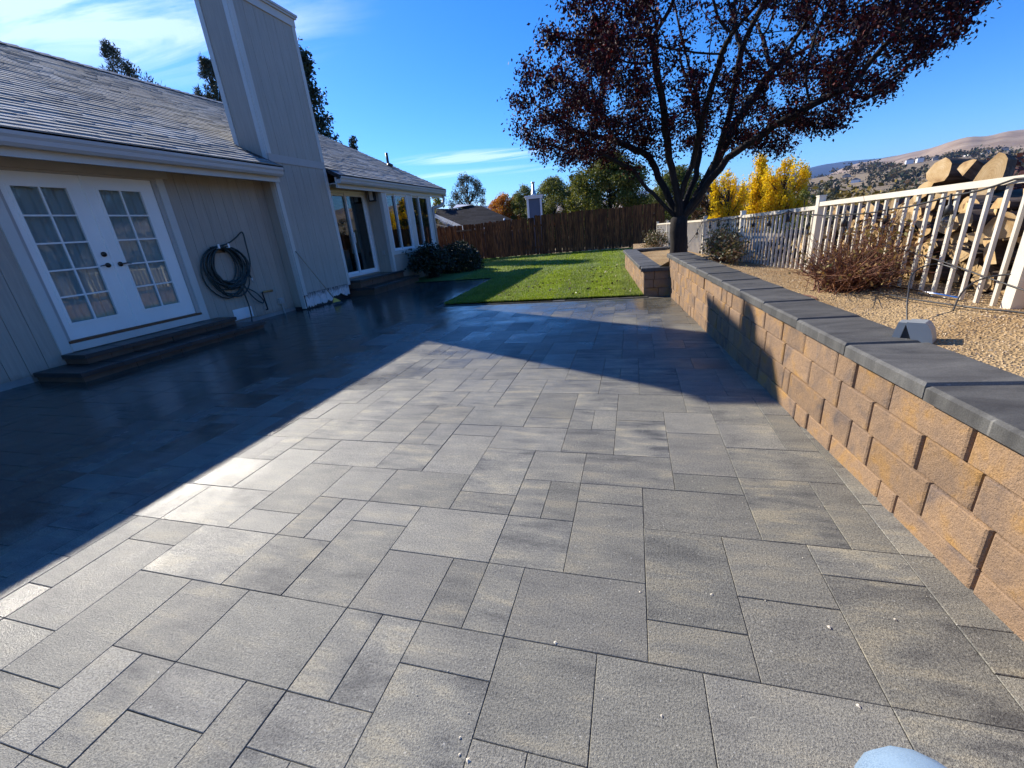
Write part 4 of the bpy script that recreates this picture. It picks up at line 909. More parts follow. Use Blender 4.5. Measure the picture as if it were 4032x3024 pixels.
tag(loose_cable('cable', '', [BZ(1.40, 2.66, 0.01), (1.44, 2.78, 0.72), (1.53, 2.95, 0.83), (1.66, 3.02, 0.86), (1.70, 2.9, 0.84)], 0.004), 'dark flex looping up from the gravel beside the floodlight', 'cable')
tag(loose_cable('cable', '', [BZ(1.62, 2.72, 0.01), (1.68, 2.79, 0.74), (1.75, 2.80, 0.80), (1.83, 2.72, 0.83), (1.9, 2.5, 0.84)], 0.004), 'dark flex rising to the pickets at the right end of the bed', 'cable')
m = MB(); m.tube([BZ(1.72, 3.53, 0.02), BZ(1.775, 2.97, 0.02)], 0.008, 8)
tag(m.build('metal_rod', paint('bright_metal', (0.75, 0.75, 0.76), 0.15, 0.03, metallic=1.0), None, True), 'shiny bare metal rod lying at the foot of the pickets', 'rod')

# ------------------------------------------------------------------ floodlight lying on the gravel
def floodlight():
    c = Vector((1.262, 2.40, 0)); z0 = bed_z(1.30, 2.38) - 0.004
    t = thing('floodlight', 'grey weatherproof floodlight housing lying on the gravel', 'floodlight', (c.x, c.y, z0))
    G = paint('grey_metal_paint', (0.27, 0.295, 0.30), 0.45, 0.05, 8, 0.05)
    u = Vector((0.80, -0.60, 0)); v = Vector((0.60, 0.80, 0)); Z = Vector((0, 0, 1))
    def P(a, b, h): return tuple(u * a * 0.66 + v * b * 0.62 + Z * h * 0.84)
    def prism(poly, b0, b1, name, mat):
        m = MB(); n = len(poly); m.add([P(a, b0, h) for a, h in poly] + [P(a, b1, h) for a, h in poly], [tuple(range(n)), tuple(range(2 * n - 1, n - 1, -1))] + [(k, k + n, (k + 1) % n + n, (k + 1) % n) for k in range(n)]); m.build(name, mat, t, loc=(0, 0, 0))
    prism([(-0.060, 0.010), (-0.014, 0.0), (0.008, 0.118), (-0.036, 0.118)], -0.05, 0.06, 'housing', G)
    prism([(0.014, 0.124), (0.008, 0.112), (0.066, 0.004), (0.080, -0.006), (0.168, 0.004), (0.168, 0.022), (0.160, 0.056), (0.145, 0.090), (0.122, 0.116), (0.106, 0.126)], -0.065, 0.075, 'hood', G)
    prism([(-0.012, 0.002), (0.066, 0.004), (0.010, 0.108)], -0.045, 0.06, 'lens', MAT['black'])
    m = MB(); m.tube([P(0.02, -0.06, 0.012), P(0.06, -0.075, 0.0)], [0.016, 0.012], 10); m.build('cable_gland', MAT['vinyl'], t, True, loc=(0, 0, 0))
floodlight()

# ------------------------------------------------------------------ stacked firewood behind the fence
def firewood():
    rr = random.Random(77)
    END = NM('log_end_wood'); co = END.coord('Object'); r = END.rnd(); W = END.math('MULTIPLY', r, 33.0)
    sx = END.n('ShaderNodeSeparateXYZ'); END.l(co, sx.inputs[0])
    rad = END.math('SQRT', END.math('ADD', END.math('POWER', sx.outputs[1], 2.0), END.math('POWER', sx.outputs[2], 2.0)))
    rings = END.math('SINE', END.math('MULTIPLY', END.math('ADD', rad, END.math('MULTIPLY', END.noise(co, 12, 2, 0.5, W), 0.02)), 420))
    c = END.ramp(END.noise(co, 9, 4, 0.6, W), [(0.35, (0.40, 0.23, 0.09)), (0.48, (0.62, 0.41, 0.18)), (0.64, (0.74, 0.54, 0.29))])
    c = END.mixc(END.rng(rings, 0.2, 1, 0, 0.34), c, (0.40, 0.24, 0.10)); c = END.val(c, END.rng(r, 0, 1, 0.72, 1.1)); END.color(c); END.rough(0.85)
    SIDE = m_wood('log_bark', [(0.3, (0.05, 0.035, 0.026)), (0.55, (0.13, 0.092, 0.065)), (0.75, (0.26, 0.20, 0.15))], (1.5, 9, 9), 0.95, 0.9)
    def log(poly, L):
        q = MB(); n = len(poly)
        q.add([(-L / 2, y, z) for y, z in poly] + [(L / 2, y * .96, z * .96) for y, z in poly], [tuple(range(n)), tuple(range(2 * n - 1, n - 1, -1))], 0)
        q.add([(-L / 2, y, z) for y, z in poly] + [(L / 2, y * .96, z * .96) for y, z in poly], [(k + n, (k + 1) % n + n, (k + 1) % n, k) for k in range(n)], 1)
        return q.mesh('firewood_log', [END.m, SIDE])
    def arc(a0, a1, n, r): return [(r * rr.uniform(0.84, 1.08) * math.cos(a0 + (a1 - a0) * k / n), r * rr.uniform(0.84, 1.08) * math.sin(a0 + (a1 - a0) * k / n)) for k in range(n + 1)]
    protos = []
    for k in range(4): protos.append((log(arc(0, 2 * PI, 11, 0.07)[:-1], 0.42), 'round'))
    for k in range(5): protos.append((log([(0, -0.02)] + arc(-0.3, PI * 0.75, 6, 0.10), 0.42), 'wedge-split'))
    for k in range(4): protos.append((log(arc(0, PI, 7, 0.09), 0.42), 'half-round'))
    def ztop(y): return float(np.interp(y, [3, 4.3, 5.03, 5.66, 6.5, 7.5], [1.19, 1.21, 1.13, 0.98, 0.83, 0.70])) + 0.03 * math.sin(y * 5)
    y = 1.55; n = 0; logs = []
    while y < 7.4:
        z = bed_z(2.0, y) + 0.05
        while z < ztop(y):
            me, s = rr.choice(protos); sc = rr.uniform(0.45, 0.98)
            x = fence_x(y) + 0.40 + rr.uniform(-0.05, 0.07)
            logs.append((me, s, (x + 0.1, y + rr.uniform(-0.03, 0.03), z + rr.uniform(-0.015, 0.02)), sc, (rr.uniform(0, 6.28), rr.uniform(-0.14, 0.14), rr.gauss(0.30, 0.32)))); z += rr.uniform(0.074, 0.102)
        y += rr.uniform(0.098, 0.13)
    rr.shuffle(logs)
    for me, kd, p, sc, ro in logs[:292]:
        o = link('firewood_log', me, None, p, ro); o.scale = (1, sc, sc)
        tag(o, ('small ' if sc < 0.75 else '') + kd + ' firewood log ' + ('in the near part of the stack right of the twiggy shrub' if p[1] < 3.6 else 'in the middle of the stack behind the pickets' if p[1] < 5.0 else 'in the low far end of the stack beyond the fence post'), 'log', 'firewood stacked behind the fence')
    # the large pieces on top
    big = log(arc(0, 2 * PI, 14, 0.12)[:-1], 0.5)
    def bigl(p, sc, ro, label, me=big):
        o = link('firewood_log', me, None, p, ro); o.scale = sc; tag(o, label, 'log', 'firewood stacked behind the fence')
    bigl((2.30, 4.10, 1.345), (0.9, 0.72, 0.70), (0.4, 0.12, 0.35), 'thick round bark-covered log lying on top of the woodpile')
    bigl((2.22, 3.70, 1.29), (0.20, 0.62, 1.15), (0.2, 0.12, 0.55), 'big pale oval log slice standing on top of the woodpile')
    bigl((2.26, 3.90, 1.30), (0.8, 0.5, 0.55), (0.2, 0.3, 0.6), 'pale split wedge between the thick log and the oval slice', log([(0, -0.05)] + arc(0.2, 1.9, 5, 0.13), 0.42))
    bigl((2.16, 3.22, 1.02), (0.9, 0.62, 0.62), (0.3, 0.05, 0.5), 'large round log end low in the stack nearest the oval slice')
    # the timber block against the last picket
    m = MB(); m.box(1.93, 2.05, 2.30, 2.52, 0.58, 1.25); tag(m.build('timber_post', m_wood('orange_timber', [(0.3, (0.42, 0.20, 0.07)), (0.7, (0.62, 0.34, 0.15))], (6, 6, 1)), None), 'upright orange timber beside the woodpile at the right edge', 'timber')
firewood()

# ------------------------------------------------------------------ garden hose, broom
def hose():
    t = thing('garden_hose', 'coiled dark green garden hose hanging on the grey wall', 'hose', (WX + 0.06, 6.2, 1.12)); off = Vector(t.location)
    G = paint('hose_rubber', (0.022, 0.040, 0.040), 0.42, 0.1, 20, 0.1, 200); rr = random.Random(2)
    P = []
    N = 16
    for k in range(N):
        ry = 0.335 + rr.uniform(-0.10, 0.12); rz = 0.335 + rr.uniform(-0.09, 0.07); dy = rr.uniform(-0.05, 0.07) ; x = 0.035 + 0.075 * rr.random()
        for a in range(26):
            th = PI / 2 + 2 * PI * a / 26
            zz = rz * math.sin(th); top = 1.405 - 0.012 * (k % 3)
            P.append(Vector((WX + x + 0.012 * math.sin(3 * th + k), 6.20 + dy + ry * math.cos(th), top - rz + zz - (0.05 * (1 - math.sin(th)) * rr.uniform(0.6, 1.0)))))
    m = MB(); m.tube([p - off for p in P], 0.0125, 6); m.build('coil', G, t, True, loc=(0, 0, 0))
    def run(name, pts, r=0.0125):
        o = loose_cable(name, '', pts, r, G); o.parent = t; o.matrix_parent_inverse = Matrix.Translation(-off); return o
    run('hose_end', [(WX + 0.07, 6.0, 1.40), (WX + 0.09, 6.32, 1.44), (WX + 0.10, 6.55, 1.54), (WX + 0.10, 6.68, 1.62), (WX + 0.10, 6.73, 1.60), (WX + 0.10, 6.72, 1.4), (WX + 0.10, 6.70, 1.1), (WX + 0.09, 6.62, 0.90), (WX + 0.08, 6.645, 0.80)])
    m = MB(); m.tube([Vector((WX + 0.08, 6.645, 0.81)) - off, Vector((WX + 0.08, 6.652, 0.735)) - off], [0.017, 0.014], 10); m.build('hose_coupling', MAT['gutter'], t, True, loc=(0, 0, 0))
    run('hose_loop', [(WX + 0.07, 6.05, 0.74), (WX + 0.08, 6.35, 0.69), (WX + 0.09, 6.6, 0.56), (WX + 0.09, 6.74, 0.40), (WX + 0.09, 6.755, 0.33), (WX + 0.09, 6.70, 0.325), (WX + 0.09, 6.58, 0.42), (WX + 0.085, 6.46, 0.62), (WX + 0.08, 6.44, 0.78)])
    run('hose_tail', [(WX + 0.08, 6.40, 0.80), (WX + 0.085, 6.38, 0.6), (WX + 0.085, 6.40, 0.35), (WX + 0.085, 6.39, 0.15), (WX + 0.10, 6.35, 0.02), (WX + 0.16, 6.31, 0.012)])
    h = thing('hose_hanger', 'two-pronged wall hanger holding the hose coil', 'hanger', (WX, 6.2, 1.36)); off2 = Vector(h.location)
    m = MB(); m.prism([(6.08, 1.30), (6.32, 1.30), (6.30, 1.37), (6.20, 1.40), (6.10, 1.37)], 'x', WX, WX + 0.012); m.v = [tuple(Vector(p) - off2) for p in m.v]; m.build('plate', MAT['bronze'], h, loc=(0, 0, 0))
    for yy in (6.10, 6.30):
        m = MB(); m.obox(Vector((WX + 0.075, yy, 1.375)) - off2, (Vector((1, 0, 0.15)).normalized(), (0, 1, 0), Vector((-0.15, 0, 1)).normalized()), (0.075, 0.016, 0.006)); m.obox(Vector((WX + 0.152, yy, 1.41)) - off2, ((1, 0, 0), (0, 1, 0), (0, 0, 1)), (0.006, 0.016, 0.035)); m.build('prong', MAT['vinyl'], h, loc=(0, 0, 0))
hose()
def broom():
    b = Vector((-6.38, 8.12, 0.055)); tp = Vector((-6.735, 7.66, 1.205))
    t = thing('broom', 'yellow-headed broom with pale wooden handle leaning on the chimney', 'broom', tuple(b)); d = (tp - b)
    m = MB(); m.tube([d.normalized() * 0.07, d], 0.0125, 10); m.build('handle', m_wood('broom_handle_wood', [(0.3, (0.42, 0.33, 0.24)), (0.7, (0.58, 0.48, 0.37))], (1, 1, 1)), t, True, loc=(0, 0, 0))
    Y = paint('yellow_plastic', (0.72, 0.50, 0.07), 0.4, 0.05); w_ = Vector((0.25, 0.95, 0)).normalized(); dn = d.normalized(); f = dn.cross(w_)
    m = MB(); P = [w_ * 0.018 + dn * 0.10, -w_ * 0.018 + dn * 0.10, -w_ * 0.10 - dn * 0.0, w_ * 0.10 - dn * 0.0]
    m.add([p + f * 0.018 for p in P] + [p - f * 0.018 for p in P], [(0, 1, 2, 3), (7, 6, 5, 4)] + [(k, k + 4, (k + 1) % 4 + 4, (k + 1) % 4) for k in range(4)]); m.build('broom_head', Y, t, loc=(0, 0, 0))
    rng = np.random.default_rng(1); V = []
    for k in range(220):
        a = rng.uniform(-1, 1); p = np.array(w_) * a * 0.098 + np.array(f) * rng.uniform(-0.016, 0.016); q = np.array(w_) * a * 0.125 + np.array(f) * rng.uniform(-0.03, 0.03) - np.array((0, 0, 0.05)) + np.array((0.02, 0, 0)); s_ = np.array(w_) * 0.0016
        V.append([p - s_, p + s_, q + s_, q - s_])
    stuff(link('bristles', quads_mesh('bristles', np.array(V), paint('grey_bristle', (0.10, 0.11, 0.12), 0.6, 0.1)), t, (0, 0, 0)))
broom()
# ------------------------------------------------------------------ the big plum tree in the planter
def colonize(seeds, attr, D=0.14, infl=1.1, kill=0.24, iters=90, rng=RNG, pull=(0, 0, 0.0)):
    """seeds: list of polylines (first point of each later polyline must lie on an earlier one). Returns nodes, parents"""
    N = []; par = []
    def nearest(p): return min(range(len(N)), key=lambda i: (N[i] - p).length) if N else -1
    for pl in seeds:
        pl = [Vector(p) for p in pl]; prev = nearest(pl[0]) if N else -1
        if prev < 0: N.append(pl[0]); par.append(-1); prev = 0
        cur = N[prev]
        for tgt in pl[1:]:
            n = max(1, int((tgt - cur).length / D)); st = cur.copy()
            for k in range(1, n + 1):
                N.append(st.lerp(tgt, k / n) + Vector(rng.normal(0, 0.008, 3))); par.append(prev); prev = len(N) - 1
            cur = N[prev]
    P = np.array([tuple(p) for p in N]); A = np.array(attr); par = list(par)
    best = np.full(len(A), 1e9); bi = np.zeros(len(A), int); alive = np.ones(len(A), bool)
    def upd(lo):
        nonlocal best, bi
        Q = P[lo:]
        if len(Q) == 0: return
        for c in range(0, len(Q), 400):
            q = Q[c:c + 400]; d = np.linalg.norm(A[:, None, :] - q[None], axis=2); j = d.argmin(1); dm = d[np.arange(len(A)), j]
            m = dm < best; best = np.where(m, dm, best); bi = np.where(m, j + lo + c, bi)
    upd(0)
    for it in range(iters):
        m = alive & (best < infl)
        if not m.any(): break
        dirs = {}
        for a in np.nonzero(m)[0]:
            d = A[a] - P[bi[a]]; dirs.setdefault(bi[a], []).append(d / (np.linalg.norm(d) + 1e-9))
        new = []
        for i, ds in dirs.items():
            v = np.sum(ds, 0) + rng.normal(0, 0.18, 3) + np.array(pull); v /= np.linalg.norm(v) + 1e-9
            new.append(P[i] + v * D * rng.uniform(0.85, 1.1)); par.append(int(i))
        lo = len(P); P = np.vstack([P, np.array(new)]); upd(lo); alive &= best > kill
        if len(P) > 9000: break
    return P, np.array(par)
def radii(P, par, tip, exp, rmax):
    n = len(P); ch = [[] for _ in range(n)]
    for i, p in enumerate(par):
        if p >= 0: ch[p].append(i)
    r = np.zeros(n)
    for i in range(n - 1, -1, -1):
        r[i] = tip if not ch[i] else sum(r[c] ** exp for c in ch[i]) ** (1 / exp)
    k = rmax / r[0]; f = np.clip((r - tip) / (r[0] - tip), 0, 1)
    return tip + (rmax - tip) * f ** 0.95, ch
def tree_wood(P, par, r, ch, n_thick=9, n_thin=4):
    """one tube per unbranched run"""
    m_big, m_small = MB(), MB(); done = set()
    starts = [0]
    while starts:
        s = starts.pop(); 
        for c in ch[s]:
            run = [s, c]
            while True:
                k = ch[run[-1]]
                if not k: break
                main = max(k, key=lambda i: r[i]); 
                for o in k:
                    if o != main: pass
                run.append(main)
                if len(k) > 1: pass
            if (s, c) in done: continue
            # mark and collect side branches along the run
            for a, b in zip(run[:-1], run[1:]): done.add((a, b))
            for a in run[1:]:
                starts.append(a) if any((a, x) not in done for x in ch[a]) else None
            rr_ = [min(r[i], r[run[1]] * 1.05) for i in run]
            big = rr_[1] > 0.022
            (m_big if big else m_small).tube([P[i] for i in run], rr_, n_thick if rr_[1] > 0.05 else (6 if big else n_thin), caps=False)
    return m_big, m_small
def plum_tree():
    rng = np.random.default_rng(12)
    A = []
    while len(A) < 3300:
        x, y, z = rng.uniform(-2.3, 4.7), rng.uniform(5.9, 11.3), rng.uniform(1.7, 6.4)
        dy = (y - 8.6) / 2.7; dxx = (x - 1.1) / 3.5
        dz = (z - 3.3) / (3.0 if z > 3.3 else 1.75)
        q = dxx * dxx + dy * dy + dz * dz
        if q > 1 or (q < 0.16 and rng.random() < 0.8): continue
        if x < -2.2 + max(0, z - 3.2) * 1.12: continue
        if x > 4.45 - max(0, z - 4.2) * 0.8: continue
        low = 1.95 - 0.05 * x + max(0, x - 2.4) * 0.62 + abs(dy) * 0.5
        if -0.4 < x < 2.2: low += 0.22
        if z < low: continue
        A.append((x, y, z))
    seeds = [[(0.79, 8.5, 0.30), (0.79, 8.5, 0.75), (0.77, 8.5, 1.12)],
             [(0.74, 8.5, 1.05), (0.52, 8.46, 1.40), (0.24, 8.40, 1.70), (0.0, 8.3, 1.98), (-0.55, 8.1, 2.30)],
             [(0.76, 8.5, 1.10), (0.58, 8.6, 1.55), (0.25, 8.85, 2.24), (-0.23, 9.1, 2.55), (-1.0, 9.4, 2.88)],
             [(0.77, 8.5, 1.12), (0.74, 8.42, 1.55), (0.56, 8.3, 2.10), (0.44, 8.1, 2.80), (0.22, 7.8, 3.65)],
             [(0.78, 8.5, 1.12), (0.92, 8.6, 1.5), (1.05, 8.75, 1.82), (1.10, 8.9, 2.2), (1.05, 9.2, 3.1)],
             [(0.80, 8.5, 1.08), (1.03, 8.55, 1.42), (1.31, 8.7, 1.92), (1.64, 8.9, 2.6), (2.2, 9.2, 3.35)],
             [(0.81, 8.5, 1.05), (1.05, 8.4, 1.45), (1.42, 8.2, 1.98), (2.0, 7.9, 2.34), (2.7, 7.5, 2.62)],
             [(0.84, 8.46, 1.50), (0.95, 8.2, 2.1), (1.0, 7.6, 2.7), (1.1, 7.0, 3.2)],
             [(1.31, 8.7, 1.92), (1.45, 8.5, 2.6), (1.5, 8.2, 3.4)]]
    P, par = colonize(seeds, A, 0.13, 0.95, 0.22, 80, rng, (0, 0, 0.10))
    r, ch = radii(P, par, 0.0030, 1.95, 0.150)
    # flare at the foot
    for i in range(len(P)):
        if P[i][2] < 0.7 and abs(P[i][0] - 0.79) < 0.2: r[i] = max(r[i], 0.155 + 0.05 * max(0, 0.55 - P[i][2]))
    big, small = tree_wood(P, par, r, ch)
    t = thing('plum_tree', 'dark purple-leaved tree with many spreading limbs in the gravel planter', 'tree', (0.79, 8.5, 0.38)); off = Vector(t.location)
    big.build('trunk', MAT['bark'], t, True); stuff(small.build('branches', MAT['bark'], t, True))
    tips = np.nonzero(r < 0.0075)[0]
    pts = []
    for i in tips:
        x, y, z = P[i]
        dens = 50.0 + 14.0 * math.sin(x * 2.1 + y) + (20 if x < 0.3 else 0) - (32 if (0.2 < x < 2.2 and z > 3.0) else 0)
        if x > 2.6: dens += 20.0
        p = P[par[i]] if par[i] >= 0 else P[i]
        for _ in range(rng.poisson(max(0.6, dens))):
            u = rng.random(); pts.append(p + (P[i] - p) * u + rng.normal(0, 0.075, 3))
    pts = np.array(pts)
    L = leafmat('purple_leaf', [(0.0, (0.014, 0.006, 0.010)), (0.6, (0.026, 0.009, 0.014)), (0.84, (0.060, 0.013, 0.018)), (0.97, (0.15, 0.015, 0.018)), (1.0, (0.14, 0.06, 0.03))], 0.6, 0.16, 0.12)
    link('crown', quads_mesh('crown', leaf_quads(pts, 0.054, 0.55, 0.45, rng), L), t)
    return len(P), len(pts)
print('plum', plum_tree())

# ------------------------------------------------------------------ other trees
def crown_tree(name, label, base, H, rad, leaf_mat, n, size, clumps=40, clump_r=0.22, cb=0.25, shape='round', seed=0, group=None, trunk=True, aspect=0.55, up=0.0, z0=None):
    """trunk, limbs and a crown of leaf clumps. base: ground point, H: height, rad: crown half width"""
    rng = np.random.default_rng(seed); base = Vector(base); t = thing(name, label, 'tree', tuple(base), group)
    cz0, cz1 = H * cb, H
    C = []
    while len(C) < clumps:
        u = rng.random(); z = cz0 + (cz1 - cz0) * u
        if shape == 'cone': R = rad * (1.02 - u) ** 0.85 + 0.03 * rad
        elif shape == 'spire': R = rad * min(1, (1 - u) * 1.9) ** 0.6 * (0.75 + 0.25 * math.sin(u * 9 + seed))
        elif shape == 'multi':
            if not C: LD = [(rng.uniform(-.8, .8) * rad, rng.uniform(-.5, .5) * rad, rng.uniform(.62, 1.0)) for _ in range(15)] + [(0.1 * rad, 0, 1.0)]
            l = LD[rng.integers(len(LD))]; q = rng.random() ** 0.8; R = 0.36 * rad * (1.05 - q ** 1.6); a = rng.uniform(0, 2 * PI); rr2 = R * math.sqrt(rng.random()); C.append((l[0] * (0.75 + .25 * q) + rr2 * math.cos(a), l[1] + rr2 * math.sin(a), cz0 + (H * l[2] - cz0) * q)); continue
        elif shape == 'flame': R = rad * min(1.0, 0.8 + 0.8 * u) * (1 if u < 0.58 else max(0.12, 1 - ((u - 0.58) / 0.44) ** 1.4))
        else: R = rad * math.sqrt(max(0.03, 1 - (2 * u - 0.92) ** 2)) 
        a = rng.uniform(0, 2 * PI); q = math.sqrt(rng.uniform(0.15, 1.0))
        C.append((R * q * math.cos(a), R * q * math.sin(a), z))
    C = np.array(C); per = n // clumps; V = []
    for c in C:
        s = clump_r * rad * rng.uniform(0.6, 1.35)
        k = int(per * rng.uniform(0.6, 1.4)); p = rng.normal(0, 1, (k, 3)); p /= np.linalg.norm(p, axis=1)[:, None]; p *= rng.random((k, 1)) ** 0.45
        p = p * np.array([s, s, s * (0.75 + up)]) + c; V.append(p)
    V = np.vstack(V)
    if trunk:
        m = MB(); m.tube([(0, 0, -0.5), (0.02 * rad, 0, H * 0.2), (0, 0.03 * rad, H * 0.55), (0, 0, H * 0.9)], [H * 0.028, H * 0.022, H * 0.012, H * 0.003], 7, False)
        for c in C[::2]:
            zb = max(H * 0.12, c[2] - (0.35 + 0.4 * rng.random()) * rad * (0.8 + up)); m.tube([(0, 0, zb), (c[0] * .55, c[1] * .55, (zb + c[2]) / 2 + 0.02), tuple(c)], [H * 0.008, H * 0.005, H * 0.0015], 4, False)
        m.build('trunk', MAT['bark'], t, True, loc=(0, 0, 0))
    link('crown', quads_mesh('crown', leaf_quads(V, size, aspect, 0.2 - up, rng), leaf_mat), t, (0, 0, 0))
    return t
YEL = leafmat('yellow_leaf', [(0, (0.45, 0.31, 0.012)), (0.4, (0.75, 0.55, 0.018)), (0.8, (0.90, 0.69, 0.03)), (1, (0.58, 0.54, 0.05))], 0.6, 0.5, 0.1)
GRN = leafmat('olive_leaf', [(0, (0.05, 0.07, 0.012)), (0.5, (0.11, 0.135, 0.024)), (0.85, (0.19, 0.195, 0.035)), (1, (0.25, 0.21, 0.05))], 0.6, 0.3, 0.25)
WIL = leafmat('willow_leaf', [(0, (0.07, 0.095, 0.018)), (0.6, (0.16, 0.18, 0.04)), (1, (0.27, 0.26, 0.08))], 0.6, 0.3, 0.25)
ORG = leafmat('orange_leaf', [(0, (0.32, 0.10, 0.015)), (0.6, (0.58, 0.23, 0.035)), (1, (0.52, 0.33, 0.06))], 0.6, 0.3, 0.2)
DRK = leafmat('conifer_needle', [(0, (0.010, 0.022, 0.012)), (0.6, (0.024, 0.045, 0.022)), (1, (0.05, 0.075, 0.035))], 0.6, 0.1, 0.3)
PIN = leafmat('pine_needle', [(0, (0.03, 0.048, 0.03)), (0.6, (0.07, 0.09, 0.055)), (1, (0.13, 0.13, 0.09))], 0.6, 0.12, 0.3)
BRN = leafmat('russet_leaf', [(0, (0.06, 0.035, 0.02)), (0.6, (0.13, 0.07, 0.035)), (1, (0.20, 0.13, 0.05))], 0.6, 0.2, 0.2)
SIL = leafmat('grey_green_leaf', [(0, (0.06, 0.07, 0.05)), (0.6, (0.13, 0.14, 0.10)), (1, (0.22, 0.22, 0.17))], 0.6, 0.2, 0.2)
def tree_at(name, label, az, dist, el_top, half_deg, zb, mat, n, size, **k):
    b = dirpos(az, dist, zb); top = CAM_H + dist * math.tan(math.radians(el_top)); rad = dist * math.tan(math.radians(half_deg))
    return crown_tree(name, label, b, top - zb, rad, mat, n, size, **k)
tree_at('yellow_tree', 'bright yellow autumn tree nearest the big tree trunk, beyond the cream fence', 10.4, 43, 3.6, 2.6, -3.4, YEL, 20000, 0.16, clumps=230, clump_r=0.17, cb=0.1, shape='multi', seed=1, up=1.0)
tree_at('yellow_tree', 'tallest golden yellow tree in the middle beyond the cream fence', 13.0, 45, 4.6, 2.9, -3.4, YEL, 24000, 0.16, clumps=260, clump_r=0.17, cb=0.1, shape='multi', seed=4, up=1.0)
tree_at('yellow_tree', 'golden yellow tree at the right of the yellow group beyond the cream fence', 15.6, 44, 4.0, 2.7, -3.4, YEL, 22000, 0.16, clumps=240, clump_r=0.17, cb=0.1, shape='multi', seed=6, up=1.0)
tree_at('green_shrub', 'yellow-green bush at the foot of the yellow trees, left of the woodpile', 17.6, 27, 1.35, 1.25, -2.2, WIL, 2500, 0.11, clumps=40, clump_r=0.3, cb=0.1, seed=7)
tree_at('grey_tree', 'pale grey-green tree right of the yellow trees', 19.3, 40, 1.35, 1.5, -4.0, SIL, 3500, 0.17, clumps=45, clump_r=0.3, cb=0.15, seed=9)
tree_at('broad_tree', 'large rounded olive green tree behind the board fence', -2.8, 27, 6.7, 5.2, -0.6, GRN, 46000, 0.14, clumps=230, clump_r=0.24, cb=0.05, seed=11)
tree_at('broad_tree', 'dark olive green tree behind the plum tree trunk', 4.8, 62, 4.4, 4.0, -4.5, GRN, 30000, 0.28, clumps=150, clump_r=0.28, cb=0.05, seed=12)
tree_at('willow_tree', 'loose light green willow-like tree right of the white chimney', -9.6, 30, 5.0, 3.5, -0.6, WIL, 40000, 0.14, clumps=170, clump_r=0.26, cb=0.03, seed=13, aspect=0.3)
tree_at('willow_tree', 'light green feathery tree just left of the white chimney', -13.2, 33, 4.6, 2.1, -0.6, WIL, 16000, 0.14, clumps=90, clump_r=0.3, cb=0.03, seed=14, aspect=0.3)
tree_at('orange_tree', 'orange autumn tree beside the dark neighbouring roof', -15.9, 34, 3.8, 2.3, -0.5, ORG, 14000, 0.13, clumps=100, clump_r=0.28, cb=0.1, seed=15)
tree_at('conifer', 'slim dark conifer between the willow and the rounded tree', -7.3, 36, 5.2, 0.9, -0.8, DRK, 3000, 0.16, clumps=70, clump_r=0.35, cb=0.05, shape='cone', seed=16)
tree_at('pine_tree', 'open grey-green pine behind the neighbouring roof', -20.2, 42, 6.5, 2.9, -0.5, PIN, 12000, 0.18, clumps=120, clump_r=0.17, cb=0.2, seed=17, aspect=0.25, up=0.5)
tree_at('yellow_tree', 'yellow-green bush showing below the end of the gutter', -24.3, 30, 4.4, 1.5, -0.4, leafmat('lime_leaf', [(0, (0.18, 0.18, 0.02)), (0.6, (0.36, 0.33, 0.05)), (1, (0.42, 0.36, 0.08))], 0.6, 0.3, 0.2), 2600, 0.13, clumps=45, clump_r=0.28, cb=0.1, seed=18)
tree_at('broad_tree', 'russet and green tree between the plum tree and the yellow trees', 8.2, 44, 2.9, 1.9, -3.5, BRN, 9000, 0.19, clumps=75, clump_r=0.25, cb=0.1, seed=19)
tree_at('conifer', 'tall dense dark conifer rising behind the boxed chimney', -36.9, 29, 18.8, 4.6, -0.3, DRK, 24000, 0.2, clumps=230, clump_r=0.26, cb=0.12, shape='cone', seed=20)
tree_at('conifer', 'small conifer top peeping over the roof right of the chimney', -32.6, 33, 10.9, 1.2, -0.3, DRK, 1800, 0.17, clumps=40, clump_r=0.35, cb=0.2, shape='cone', seed=21)
tree_at('pine_tree', 'pine top with upright shoots showing over the middle of the roof ridge', -51.9, 30, 17.7, 3.0, -0.3, PIN, 12000, 0.2, clumps=90, clump_r=0.18, cb=0.35, seed=22, aspect=0.22, up=0.9)
tree_at('pine_tree', 'pine top between the roof ridge and the boxed chimney', -44.9, 30, 17.2, 2.4, -0.3, PIN, 12000, 0.2, clumps=90, clump_r=0.18, cb=0.3, seed=23, aspect=0.22, up=0.7)

